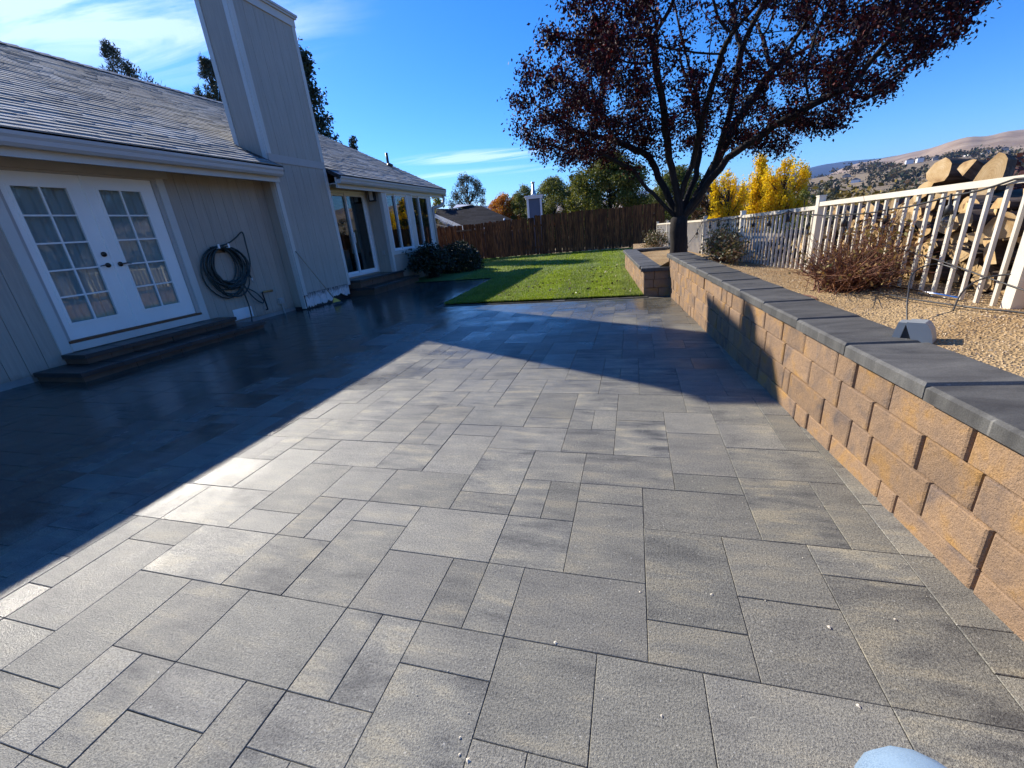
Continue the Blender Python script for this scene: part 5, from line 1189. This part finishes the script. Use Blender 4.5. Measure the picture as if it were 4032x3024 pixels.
# shrubs in the bed and by the house
def twig_shrub(name, label, base, h, spread, n, leafm, leaves, lsize, stem_cols, seed, upness=1.0, lr=0.006):
    rng = np.random.default_rng(seed); t = thing(name, label, 'shrub', base); m = MB(); P = []
    for i in range(n):
        a = rng.uniform(0, 2 * PI); q = rng.random() ** 0.6
        e = np.array([spread[0] * q * math.cos(a), spread[1] * q * math.sin(a), h * rng.uniform(0.45, 1.0) * (1 - 0.45 * q * q) * upness])
        b = np.array([rng.normal(0, 0.09) * spread[0] * 2, rng.normal(0, 0.09) * spread[1] * 2, -0.02]); mid = b * 0.5 + e * 0.5 + rng.normal(0, 0.035, 3) + np.array([0, 0, 0.06 * h])
        r0 = lr * rng.uniform(0.45, 1.0); m.tube([b, mid, e], [r0, r0 * 0.7, r0 * 0.25], 4, False)
        for _ in range(2):
            u = rng.uniform(0.4, 0.9); s = mid + (e - mid) * u; e2 = s + (e - b) * 0.25 + rng.normal(0, 0.07, 3); m.tube([s, e2], [r0 * 0.5, r0 * 0.2], 3, False); P.append(e2); P.append((s + e2) / 2)
        P.append(e); P.append(mid * .4 + e * .6)
    m.build('stems', stem_cols, t, True, loc=(0, 0, 0)); P = np.array(P)
    if leaves:
        i = rng.integers(0, len(P), leaves); link('leaves', quads_mesh('leaves', leaf_quads(P[i] + rng.normal(0, 0.03, (leaves, 3)), lsize, 0.6, 0.2, rng), leafm), t, (0, 0, 0))
    return t
def rnd_wood(name, stops):
    M = NM(name); M.color(M.ramp(M.island(), stops)); M.rough(0.6); return M.m
RED = rnd_wood('red_twig', [(0, (0.05, 0.014, 0.008)), (0.6, (0.145, 0.042, 0.018)), (1, (0.34, 0.15, 0.06))])
DRYL = leafmat('dry_leaf', [(0, (0.22, 0.12, 0.04)), (0.6, (0.40, 0.25, 0.09)), (1, (0.20, 0.20, 0.06))], 0.6, 0.2, 0.2)
ROSE = leafmat('rose_leaf', [(0, (0.045, 0.055, 0.015)), (0.5, (0.11, 0.12, 0.035)), (0.8, (0.24, 0.16, 0.08)), (1, (0.40, 0.32, 0.2))], 0.5, 0.2, 0.4)
twig_shrub('bare_shrub', 'red-brown bare twiggy shrub in the gravel by the fence post', (1.52, 3.72, bed_z(1.52, 3.72)), 0.34, (0.32, 0.48), 420, DRYL, 420, 0.028, RED, 3, lr=0.0055)
twig_shrub('dry_shrub', 'tall thin dry stems with pale leaves against the pickets behind the twiggy shrub', (1.70, 3.75, bed_z(1.70, 3.75)), 0.52, (0.16, 0.48), 70, DRYL, 520, 0.03, RED, 5, lr=0.005)
twig_shrub('rose_shrub', 'leafy green and brown rose shrub in front of the far pickets', (1.18, 6.55, bed_z(1.2, 6.55)), 0.38, (0.18, 0.80), 300, ROSE, 3600, 0.036, RED, 6)
twig_shrub('rose_shrub', 'small leafy shrub behind the plum tree trunk by the planter back wall', (0.62, 12.7, 0.3), 0.55, (0.35, 0.35), 90, ROSE, 1100, 0.05, RED, 8)
tag(loose_cable('twig', '', [(1.20, 3.62, bed_z(1.2, 3.62) + 0.012), (1.235, 3.50, bed_z(1.235, 3.5) + 0.02), (1.255, 3.44, bed_z(1.25, 3.44) + 0.01)], 0.005, RED), 'single dry twig on the gravel near the wall caps', 'twig')
HOL = leafmat('evergreen_leaf', [(0, (0.008, 0.014, 0.007)), (0.6, (0.020, 0.032, 0.014)), (1, (0.05, 0.065, 0.03))], 0.45, 0.1, 0.4)
twig_shrub('evergreen_shrub', 'loose dark evergreen shrub under the bay windows beside the porch steps', (-6.0, 12.4, 0.0), 1.0, (0.6, 0.7), 160, HOL, 7000, 0.075, MAT['bark'], 10)
def clipped_shrub(label, base, r, h, n, seed):
    rng = np.random.default_rng(seed); t = thing('clipped_shrub', label, 'shrub', base); p = rng.normal(0, 1, (n, 3)); p[:, 2] = np.abs(p[:, 2]); p /= np.linalg.norm(p, axis=1)[:, None]
    p *= (rng.random((n, 1)) ** 0.25) * np.array([r, r, h]); p += 0.03 * np.sin(p[:, [1, 2, 0]] * 11)
    m = MB()
    for k in range(14):
        a = rng.uniform(0, 6.28); m.tube([(0, 0, 0), (r * .3 * math.cos(a), r * .3 * math.sin(a), h * .4), (r * .7 * math.cos(a), r * .7 * math.sin(a), h * .7)], [0.02, 0.014, 0.006], 5, False)
    m.build('stems', MAT['bark'], t, True, loc=(0, 0, 0)); link('leaves', quads_mesh('leaves', leaf_quads(p, 0.07, 0.6, 0.0, rng), HOL), t, (0, 0, 0))
clipped_shrub('rounded dark clipped shrub at the far corner of the house', (-5.75, 14.1, 0.0), 0.80, 1.0, 9000, 4)
def dry_grass_plant():
    rng = np.random.default_rng(2); t = thing('dry_grass', 'pale dry plume grass against the dark gable beyond the fence', 'plant', (-11.0, 22.6, 0)); V = []
    for k in range(500):
        b = np.array([rng.normal(0, 0.5), rng.normal(0, 0.2), 0.9]); e = b + np.array([rng.normal(0, 0.45), rng.normal(0, 0.2), rng.uniform(0.5, 1.15)]); s = np.array([0.012, 0, 0]); V.append([b - s, b + s, e + s * .5, e - s * .5])
    link('blades', quads_mesh('blades', np.array(V), leafmat('dry_plume', [(0, (0.20, 0.15, 0.09)), (1, (0.42, 0.34, 0.24))], 0.7, 0.2)), t, (0, 0, 0))
dry_grass_plant()

# ------------------------------------------------------------------ neighbouring house and chimney
def neighbour():
    t = thing('neighbor_house', 'neighbouring house with dark shingle roof and white gable trim beyond the fence', 'house', (-10.5, 26, 0)); off = Vector(t.location)
    RM = NM('dark_roof_shingle'); P = RM.pos(); b = RM.n('ShaderNodeTexBrick'); b.inputs['Scale'].default_value = 1.0; b.inputs['Brick Width'].default_value = 0.7; b.inputs['Row Height'].default_value = 0.16; b.inputs['Mortar Size'].default_value = 0.012
    b.inputs['Color1'].default_value = (0.022, 0.022, 0.025, 1); b.inputs['Color2'].default_value = (0.042, 0.041, 0.045, 1); b.inputs['Mortar'].default_value = (0.02, 0.02, 0.02, 1)
    RM.l(RM.mapping(P, (1, 1, 1), (0, 0, 0.2)), b.inputs['Vector']); RM.color(b.outputs[0]); RM.rough(0.95); RM.spec(0.05)
    NAVY = paint('navy_siding', (0.035, 0.042, 0.06), 0.7, 0.1); WHT = MAT['vinyl']
    # slope facing the garden: plane rising away
    y0, z0, k = 24.6, 1.62, 0.46
    def on(px, py):
        d = ray(px, py); s = (z0 - CAM_H - k * y0) / (d.z - k * d.y); return Vector((d.x * s, d.y * s, CAM_H + d.z * s))
    sc = 600 / 1270.0; q = lambda a, c: on(1650 + a * sc, 700 + c * sc)
    A, B, C, D, E_, F = q(60, 256), q(425, 262), q(350, 226), q(522, 235), q(812, 362), q(385, 410)
    G = q(60, 268); up = Vector((0, 0, 0.14))
    m = MB(); poly = [A, B, C, D, E_, F, G]
    m.add([tuple(p - off) for p in poly] + [tuple(p - up - off) for p in poly], [(0, 1, 2, 3, 4, 5, 6), (13, 12, 11, 10, 9, 8, 7)] + [(i, i + 7, (i + 1) % 7 + 7, (i + 1) % 7) for i in range(7)])
    m.build('roof', RM.m, t, loc=(0, 0, 0))
    m = MB(); dirv = (F - G); dn = Vector((0, -0.05, -0.0))
    a, b2 = G + Vector((0, -0.03, -0.14)), F + Vector((0, -0.03, -0.14)); m.add([tuple(p - off) for p in (G + dn, F + dn, b2 + Vector((0, 0, -.1)), a + Vector((0, 0, -.1)), G + dn * 0.2, F + dn * 0.2, b2 + Vector((0, .04, -.1)), a + Vector((0, .04, -.1)))], [(0, 1, 2, 3), (7, 6, 5, 4), (0, 4, 5, 1), (1, 5, 6, 2), (2, 6, 7, 3), (3, 7, 4, 0)]); m.build('rake_board', WHT, t, loc=(0, 0, 0))
    m = MB(); w0, w1 = G + Vector((-2.5, 0.05, -0.2)), F + Vector((0, 0.05, -0.2)); m.add([tuple(p - off) for p in (Vector((w0.x, w0.y, -0.3)), Vector((w1.x, w1.y, -0.3)), w1, w0, Vector((w0.x, w0.y + 5, -0.3)), Vector((w1.x, w1.y + 5, -0.3)), w1 + Vector((0, 5, 0)), w0 + Vector((0, 5, 0)))], [(0, 1, 2, 3), (7, 6, 5, 4), (0, 4, 5, 1), (1, 5, 6, 2), (2, 6, 7, 3), (3, 7, 4, 0)])
    w2 = E_ + Vector((-0.3, 0.3, -0.2)); m.box(w1.x - off.x, w2.x - off.x, w1.y + 0.4 - off.y, w1.y + 6 - off.y, -0.3, w1.z - 0.25); m.build('wall', NAVY, t, loc=(0, 0, 0))
    g0, g1, g2 = q(288, 256), q(326, 224), q(352, 236); n = Vector((0, -0.25, 0))
    m = MB(); m.add([tuple(p - off) for p in (g0, g1, g2 + Vector((0.8, 0, 0)), g0 + n, g1 + n, g2 + n + Vector((0.8, 0, 0)))], [(0, 1, 2), (5, 4, 3), (0, 3, 4, 1), (1, 4, 5, 2), (2, 5, 3, 0)]); m.build('gable', WHT, t, loc=(0, 0, 0))
    m = MB(); m.tube([tuple(on(1983, 870) - off), tuple(on(1986, 862) - off)], 0.05, 8); m.build('roof_vent', WHT, t, loc=(0, 0, 0))
    c = dirpos(-12.05, 25, 0); t2 = thing('chimney_stack', 'blue-grey panelled chimney with white corners and metal flue beyond the fence', 'chimney', (c.x, c.y, 0))
    ang = math.radians(14)
    def bx(nm, x0, x1, y0_, y1_, z0_, z1_, mat):
        mm = MB(); mm.box(x0, x1, y0_, y1_, z0_, z1_); o = mm.build(nm, mat, t2, loc=(0, 0, 0)); o.rotation_euler = (0, 0, ang); return o
    BL = paint('slate_blue_panel', (0.10, 0.125, 0.17), 0.7, 0.08)
    hx = 0.40; bx('stack', -hx + .04, hx - .04, -0.30, 0.30, -0.2, 2.62, BL)
    for x0, x1, a, b in ((-hx, -hx + .10, -.34, -.24), (hx - .10, hx, -.34, -.24), (-hx, -hx + .10, .24, .34), (hx - .10, hx, .24, .34)): bx('corner_board', x0, x1, a, b, -0.2, 2.62, WHT)
    bx('cap', -hx - .05, hx + .05, -.39, .39, 2.62, 2.72, WHT); bx('cap_top', -hx - .09, hx + .09, -.43, .43, 2.72, 2.78, WHT)
    mm = MB(); mm.tube([(0, 0, 2.78), (0, 0, 2.86), (0, 0, 3.02), (0, 0, 3.03), (0, 0, 3.40)], [0.2, 0.13, 0.12, 0.07, 0.07], 12); mm.tube([(0, 0, 3.40), (0, 0, 3.46)], 0.10, 12); mm.build('flue', paint('galvanised_metal', (0.5, 0.5, 0.5), 0.4, 0.1, metallic=0.7), t2, True, loc=(0, 0, 0))
    hb = thing('far_house', 'brown house gable half hidden by the orange tree', 'house', tuple(dirpos(-13.4, 48, 0)))
    mm = MB(); mm.box(-2.2, 2.2, -3, 3, -1, 2.2); mm.build('wall', paint('brown_siding', (0.16, 0.11, 0.08), 0.8), hb, loc=(0, 0, 0)); mm = MB(); mm.prism([(-2.6, 2.1), (0, 4.0), (2.6, 2.1), (2.6, 2.25), (0, 4.2), (-2.6, 2.25)], 'y', -3.4, 3.4); mm.build('roof', paint('brown_roof', (0.07, 0.055, 0.05), 0.9), hb, loc=(0, 0, 0))
neighbour()

# ------------------------------------------------------------------ valley trees, houses, hills
def valley():
    rng = np.random.default_rng(44); rr = random.Random(44); protos = {}
    pal = {'green': GRN, 'dark': DRK, 'gold': leafmat('old_gold_leaf', [(0, (0.12, 0.085, 0.02)), (0.6, (0.24, 0.17, 0.04)), (1, (0.32, 0.25, 0.08))], 0.7, 0.2, 0.2), 'russet': BRN, 'grey': SIL, 'plum': leafmat('plum_leaf', [(0, (0.05, 0.02, 0.02)), (1, (0.14, 0.06, 0.05))], 0.7, 0.2, 0.2)}
    for kind in pal:
        for v in range(2):
            p = rng.normal(0, 1, (16, 3)); p /= np.linalg.norm(p, axis=1)[:, None]; p *= np.array([0.62, 0.62, 0.42]) * rng.uniform(0.5, 1, (16, 1)); p[:, 2] += 0.72
            V = np.vstack([c + rng.normal(0, 0.13, (110, 3)) for c in p])
            protos[kind, v] = quads_mesh('crown_' + kind, leaf_quads(V, 0.085, 0.75, 0, rng), pal[kind])
    tk = MB(); tk.tube([(0, 0, -0.2), (0, 0, 0.8)], [0.05, 0.03], 5, False); tm = tk.mesh('trunk', MAT['bark'])
    words = {'green': 'olive green', 'dark': 'dark evergreen', 'gold': 'golden brown', 'russet': 'russet', 'grey': 'grey-green', 'plum': 'plum red'}
    kinds = ['green'] * 4 + ['dark'] * 4 + ['gold'] * 6 + ['russet'] * 3 + ['grey'] * 2 + ['plum']
    for i in range(190):
        az = rng.uniform(14.5, 40); d = 75 + 330 * rng.random() ** 1.1; k = rr.choice(kinds); b = dirpos(az, d); z = terrain(b.x, b.y); h = rng.uniform(5.5, 10.0)
        o = bpy.data.objects.new('valley_tree', None); COL.objects.link(o); o.location = (b.x, b.y, z - 0.3); o.scale = (h * rng.uniform(.85, 1.2), h * rng.uniform(.85, 1.2), h); o.rotation_euler = (0, 0, rng.uniform(0, 6.28))
        tag(o, words[k] + ' autumn tree on the valley slope beyond the fence', 'tree', words[k] + ' trees across the valley')
        link('crown', protos[k, rr.randrange(2)], o, (0, 0, 0)); link('trunk', tm, o, (0, 0, 0))
    # the far wooded slope reads as one mass
    V = []; mi = []
    for i in range(3200):
        az = rng.uniform(-35, 62); d = 380 + 1400 * rng.random() ** 0.8; b = dirpos(az, d)
        if math.sin(az * 0.9 + d * 0.006) + 0.6 * math.sin(az * 2.3 - d * 0.011) < -0.1 - (0.5 if d < 800 else 0): continue
        h = rng.uniform(5, 11); z = terrain(b.x, b.y); p = rng.normal(0, 0.33, (26, 3)) * np.array([1, 1, 0.75]) * h + np.array([b.x, b.y, z + h * 0.5]); V.append(leaf_quads(p, h * 0.42, 0.8, 0, rng))
    FAR = leafmat('far_wood_leaf', [(0, (0.03, 0.04, 0.02)), (0.4, (0.05, 0.06, 0.03)), (0.7, (0.12, 0.09, 0.04)), (1, (0.16, 0.11, 0.05))], 0.8, 0.1, 0.1)
    stuff(link('far_wood', quads_mesh('far_wood', np.vstack(V), FAR)))
    # small houses on the hillside
    spec = [(20.8, 900, 'tan'), (21.6, 760, 'white'), (23.0, 1050, 'tan'), (25.3, 1250, 'white'), (26.0, 1180, 'white'), (27.0, 1300, 'tan'), (29.2, 1350, 'white'), (30.0, 1300, 'white'), (31.0, 1380, 'tan'), (24.2, 420, 'white'), (25.5, 330, 'tan'), (27.3, 360, 'white'), (22.6, 300, 'tan')]
    mats = {'white': paint('far_white_wall', (0.75, 0.74, 0.72), 0.7), 'tan': paint('far_tan_wall', (0.45, 0.38, 0.30), 0.8)}; RF = paint('far_roof', (0.16, 0.14, 0.13), 0.9)
    for i, (az, d, k) in enumerate(spec):
        b = dirpos(az, d); z = terrain(b.x, b.y); s = 0.55 + d / 2200
        o = thing('hillside_house', k + ' house on the far hillside above the woodpile', 'house', (b.x, b.y, z), k + ' houses on the far hillside')
        L_, w_ = rr.uniform(6, 9) * s, rr.uniform(4, 6) * s; m = MB(); m.box(-L_, L_, -w_, w_, -3, 4 * s); m.build('wall', mats[k], o, loc=(0, 0, 0)).rotation_euler = (0, 0, az * 0.05)
        m = MB(); m.prism([(-w_ * 1.1, 4 * s), (0, 6.6 * s), (w_ * 1.1, 4 * s)], 'x', -L_ * 1.05, L_ * 1.05); m.build('roof', RF, o, loc=(0, 0, 0)).rotation_euler = (0, 0, az * 0.05)
valley()
def ridge(name, prof, r0, r1, az0, az1, mat, bump, seed, rows=22, n=520, z_in=None):
    """a range of hills: heights follow the elevation profile of its crest"""
    rng = np.random.default_rng(seed); azs = np.linspace(az0, az1, n); ph = rng.uniform(0, 6.28, 8); vs_ = []
    for j in range(rows + 1):
        u = j / rows
        for a in azs:
            el = np.interp(a, [p[0] for p in prof], [p[1] for p in prof]); R = r0 + (r1 - r0) * min(1, u / 0.75)
            crest = CAM_H + r1 * math.tan(math.radians(el))
            b0 = dirpos(float(a), r0); zb = terrain(b0.x, b0.y) - 6
            if u <= 0.75:
                t = u / 0.75; z = zb + (crest - zb) * (t ** 0.85)
                w_ = sum(math.sin(a * f * 0.22 + ph[i] + t * g) * am for i, (f, g, am) in enumerate(((0.9, 2, 1.0), (2.1, -3, 0.7), (4.3, 2.5, 0.45), (8.7, 1.0, 0.25), (15, -1, 0.12)))) ; z += w_ * bump * math.sin(PI * min(t, 0.97)) + (w_ * bump * 0.30 if t > 0.9 else 0)
            else:
                t = (u - 0.75) / 0.25; R = r1 + (r1 * 0.35) * t; z = crest * (1 - t) - 60 * t
            p = dirpos(float(a), R); vs_.append((p.x, p.y, z))
    m = MB(); m.add(vs_, [(j * n + i, j * n + i + 1, (j + 1) * n + i + 1, (j + 1) * n + i) for j in range(rows) for i in range(n - 1)])
    return struct(m.build(name, mat, None, True))
HM = m_ground('dry_hill_grass', [(0.3, (0.20, 0.135, 0.085)), (0.48, (0.33, 0.235, 0.15)), (0.6, (0.40, 0.30, 0.20)), (0.75, (0.24, 0.17, 0.12))], 0.004, 0.3, 0.05, 2.0)
ridge('hills', [(-70, 1.2), (-30, 2.0), (-20, 2.5), (-12, 2.2), (-2, 2.0), (8, 1.5), (16, 1.2), (18.5, 1.75), (20.5, 2.55), (23, 3.0), (25, 3.15), (28, 3.5), (32, 3.6), (40, 4.0), (60, 4.2), (90, 3.8), (140, 2)], 1300, 3300, -70, 140, HM, 11, 3)
MM = m_ground('mountain_scrub', [(0.3, (0.02, 0.027, 0.025)), (0.6, (0.045, 0.052, 0.045)), (0.75, (0.08, 0.078, 0.062))], 0.0016, 0.3, 0.02, 6.0)
ridge('mountain', [(-90, 1.0), (-40, 1.8), (-24, 2.7), (-19, 2.9), (-14, 2.6), (-6, 2.3), (1, 2.7), (6, 2.4), (12, 2.2), (15, 2.7), (17, 3.05), (19, 3.3), (21, 3.22), (23, 3.15), (26, 3.3), (32, 3.0), (60, 2.6), (100, 2)], 4600, 7600, -90, 100, MM, 22, 9)
# ------------------------------------------------------------------ the seated person whose knee shows at the bottom edge
def person():
    """one continuous body, grown round a skeleton"""
    J = dict(pelvis=(0.30, -0.30, 0.52), waist=(0.29, -0.36, 0.70), chest=(0.27, -0.40, 0.92), neck=(0.25, -0.38, 1.12), head=(0.23, -0.34, 1.22), crown=(0.22, -0.34, 1.37),
             hipR=(0.42, -0.28, 0.50), kneeR=(0.395, 0.50, 0.475), ankR=(0.40, 0.40, 0.09), toeR=(0.42, 0.60, 0.04),
             hipL=(0.17, -0.28, 0.50), kneeL=(0.02, 0.14, 0.46), ankL=(0.02, 0.0, 0.09), toeL=(0.0, 0.18, 0.04),
             shR=(0.44, -0.38, 1.06), elR=(0.50, -0.22, 0.86), haR=(0.24, -0.08, 1.12), shL=(0.08, -0.38, 1.06), elL=(-0.06, -0.22, 0.86), haL=(-0.05, -0.09, 1.12))
    E_ = [('pelvis', 'waist'), ('waist', 'chest'), ('chest', 'neck'), ('neck', 'head'), ('head', 'crown'), ('pelvis', 'hipR'), ('hipR', 'kneeR'), ('kneeR', 'ankR'), ('ankR', 'toeR'),
          ('pelvis', 'hipL'), ('hipL', 'kneeL'), ('kneeL', 'ankL'), ('ankL', 'toeL'), ('chest', 'shR'), ('shR', 'elR'), ('elR', 'haR'), ('chest', 'shL'), ('shL', 'elL'), ('elL', 'haL')]
    R = dict(pelvis=.14, waist=.125, chest=.14, neck=.055, head=.085, crown=.06, hipR=.10, kneeR=.078, ankR=.045, toeR=.035, hipL=.10, kneeL=.068, ankL=.045, toeL=.035, shR=.06, elR=.043, haR=.032, shL=.06, elL=.043, haL=.032)
    names = list(J); me = bpy.data.meshes.new('person'); me.from_pydata([J[n] for n in names], [(names.index(a), names.index(b)) for a, b in E_], [])
    o = bpy.data.objects.new('person', me); COL.objects.link(o)
    md = o.modifiers.new('skin', 'SKIN'); o.modifiers.new('sub', 'SUBSURF').render_levels = 2; o.modifiers['sub'].levels = 2
    if not me.skin_vertices: me.skin_vertices.new() if hasattr(me.skin_vertices, 'new') else None
    for i, n in enumerate(names):
        sv = me.skin_vertices[0].data[i]; sv.radius = (R[n], R[n]); sv.use_root = (n == 'pelvis')
    dg = bpy.context.evaluated_depsgraph_get(); em = bpy.data.meshes.new_from_object(o.evaluated_get(dg)); o.modifiers.clear(); o.data = em
    # denim below the waist, shirt and skin above
    D = NM('light_blue_denim'); P = D.pos(); wv = D.noise(D.mapping(P, (1, 4, 1), (0.4, 0.2, 0.8)), 420, 2); D.color(D.mixc(D.rng(D.noise(P, 14, 4), 0.3, 0.7, 0, 1), D.ramp(wv, [(0.35, (0.07, 0.13, 0.22)), (0.65, (0.28, 0.38, 0.48))]), (0.22, 0.32, 0.42))); D.rough(0.9); D.bump(wv, 0.5, 0.001)
    mats = [D.m, paint('shirt_cloth', (0.10, 0.12, 0.16), 0.9), paint('skin', (0.50, 0.30, 0.22), 0.5), paint('shoe_leather', (0.12, 0.09, 0.07), 0.6)]
    for m in mats: em.materials.append(m)
    for p in em.polygons:
        c = p.center; p.use_smooth = True
        p.material_index = 3 if c.z < 0.10 else (0 if c.z < 0.66 and c.y > -0.6 else (2 if c.z > 1.10 and (c.y < -0.28 or c.z > 1.16) or (c.z > 1.0 and c.y > -0.14) else 1))
    tag(o, 'seated person in light blue jeans, only one bent knee in view', 'person')
    st = thing('stool', 'low wooden stool under the seated person', 'stool', (0.29, -0.34, 0)); W = m_wood('stool_wood', [(0.3, (0.20, 0.12, 0.06)), (0.7, (0.34, 0.22, 0.12))])
    m = MB(); m.cbox(0.19, 0.16, 0.36, 0.40, 0.01); m.build('seat', W, st, loc=(0, 0, 0))
    for sx in (-1, 1):
        for sy in (-1, 1):
            m = MB(); m.tube([(sx * .14, sy * .11, 0.36), (sx * .17, sy * .14, 0.002)], 0.017, 8); m.build('leg', W, st, True, loc=(0, 0, 0))
person()

# ------------------------------------------------------------------ loose stones on the pavers
def chips():
    rr = random.Random(6); P = []
    for px, py in ((2520, 2332), (2803, 2342), (2605, 2819), (1810, 2973), (1843, 2995), (1812, 2906), (2187, 2532), (3265, 2470), (3525, 2440), (3380, 2780)):
        d = ray(px, py); s = -CAM_H / d.z; P.append((d.x * s, d.y * s))
    for _ in range(160): P.append((rr.uniform(-1.6, 1.0), rr.uniform(0.5, 4.0)))
    mb = MB()
    for i, (x, y) in enumerate(P):
        r = rr.uniform(0.004, 0.0075) if i < 10 else rr.uniform(0.0012, 0.003); n = 5
        ring = [(x + r * rr.uniform(.7, 1.2) * math.cos(6.283 * k / n), y + r * rr.uniform(.7, 1.2) * math.sin(6.283 * k / n), 0.0015) for k in range(n)]; b = len(mb.v)
        mb.add(ring + [(x, y, 0.0015 + r * 0.55)], [(k, (k + 1) % n, n) for k in range(n)])
    stuff(mb.build('grit', paint('pale_grit', (0.62, 0.55, 0.42), 0.8, 0.2)))
chips()

# ------------------------------------------------------------------ air
def haze():
    m = MB(); m.box(-11500, 11500, -11500, 11500, -90, 480); M = bpy.data.materials.new('haze_air'); M.use_nodes = True; t = M.node_tree; t.nodes.clear()
    v = t.nodes.new('ShaderNodeVolumePrincipled'); v.inputs['Color'].default_value = (0.27, 0.49, 1.0, 1); v.inputs['Density'].default_value = 6.5e-5; v.inputs['Anisotropy'].default_value = 0.1
    o = t.nodes.new('ShaderNodeOutputMaterial'); t.links.new(v.outputs[0], o.inputs['Volume'])
    stuff(m.build('haze', M))
HAZE = True
if HAZE: haze()
print('objects', len(bpy.data.objects))
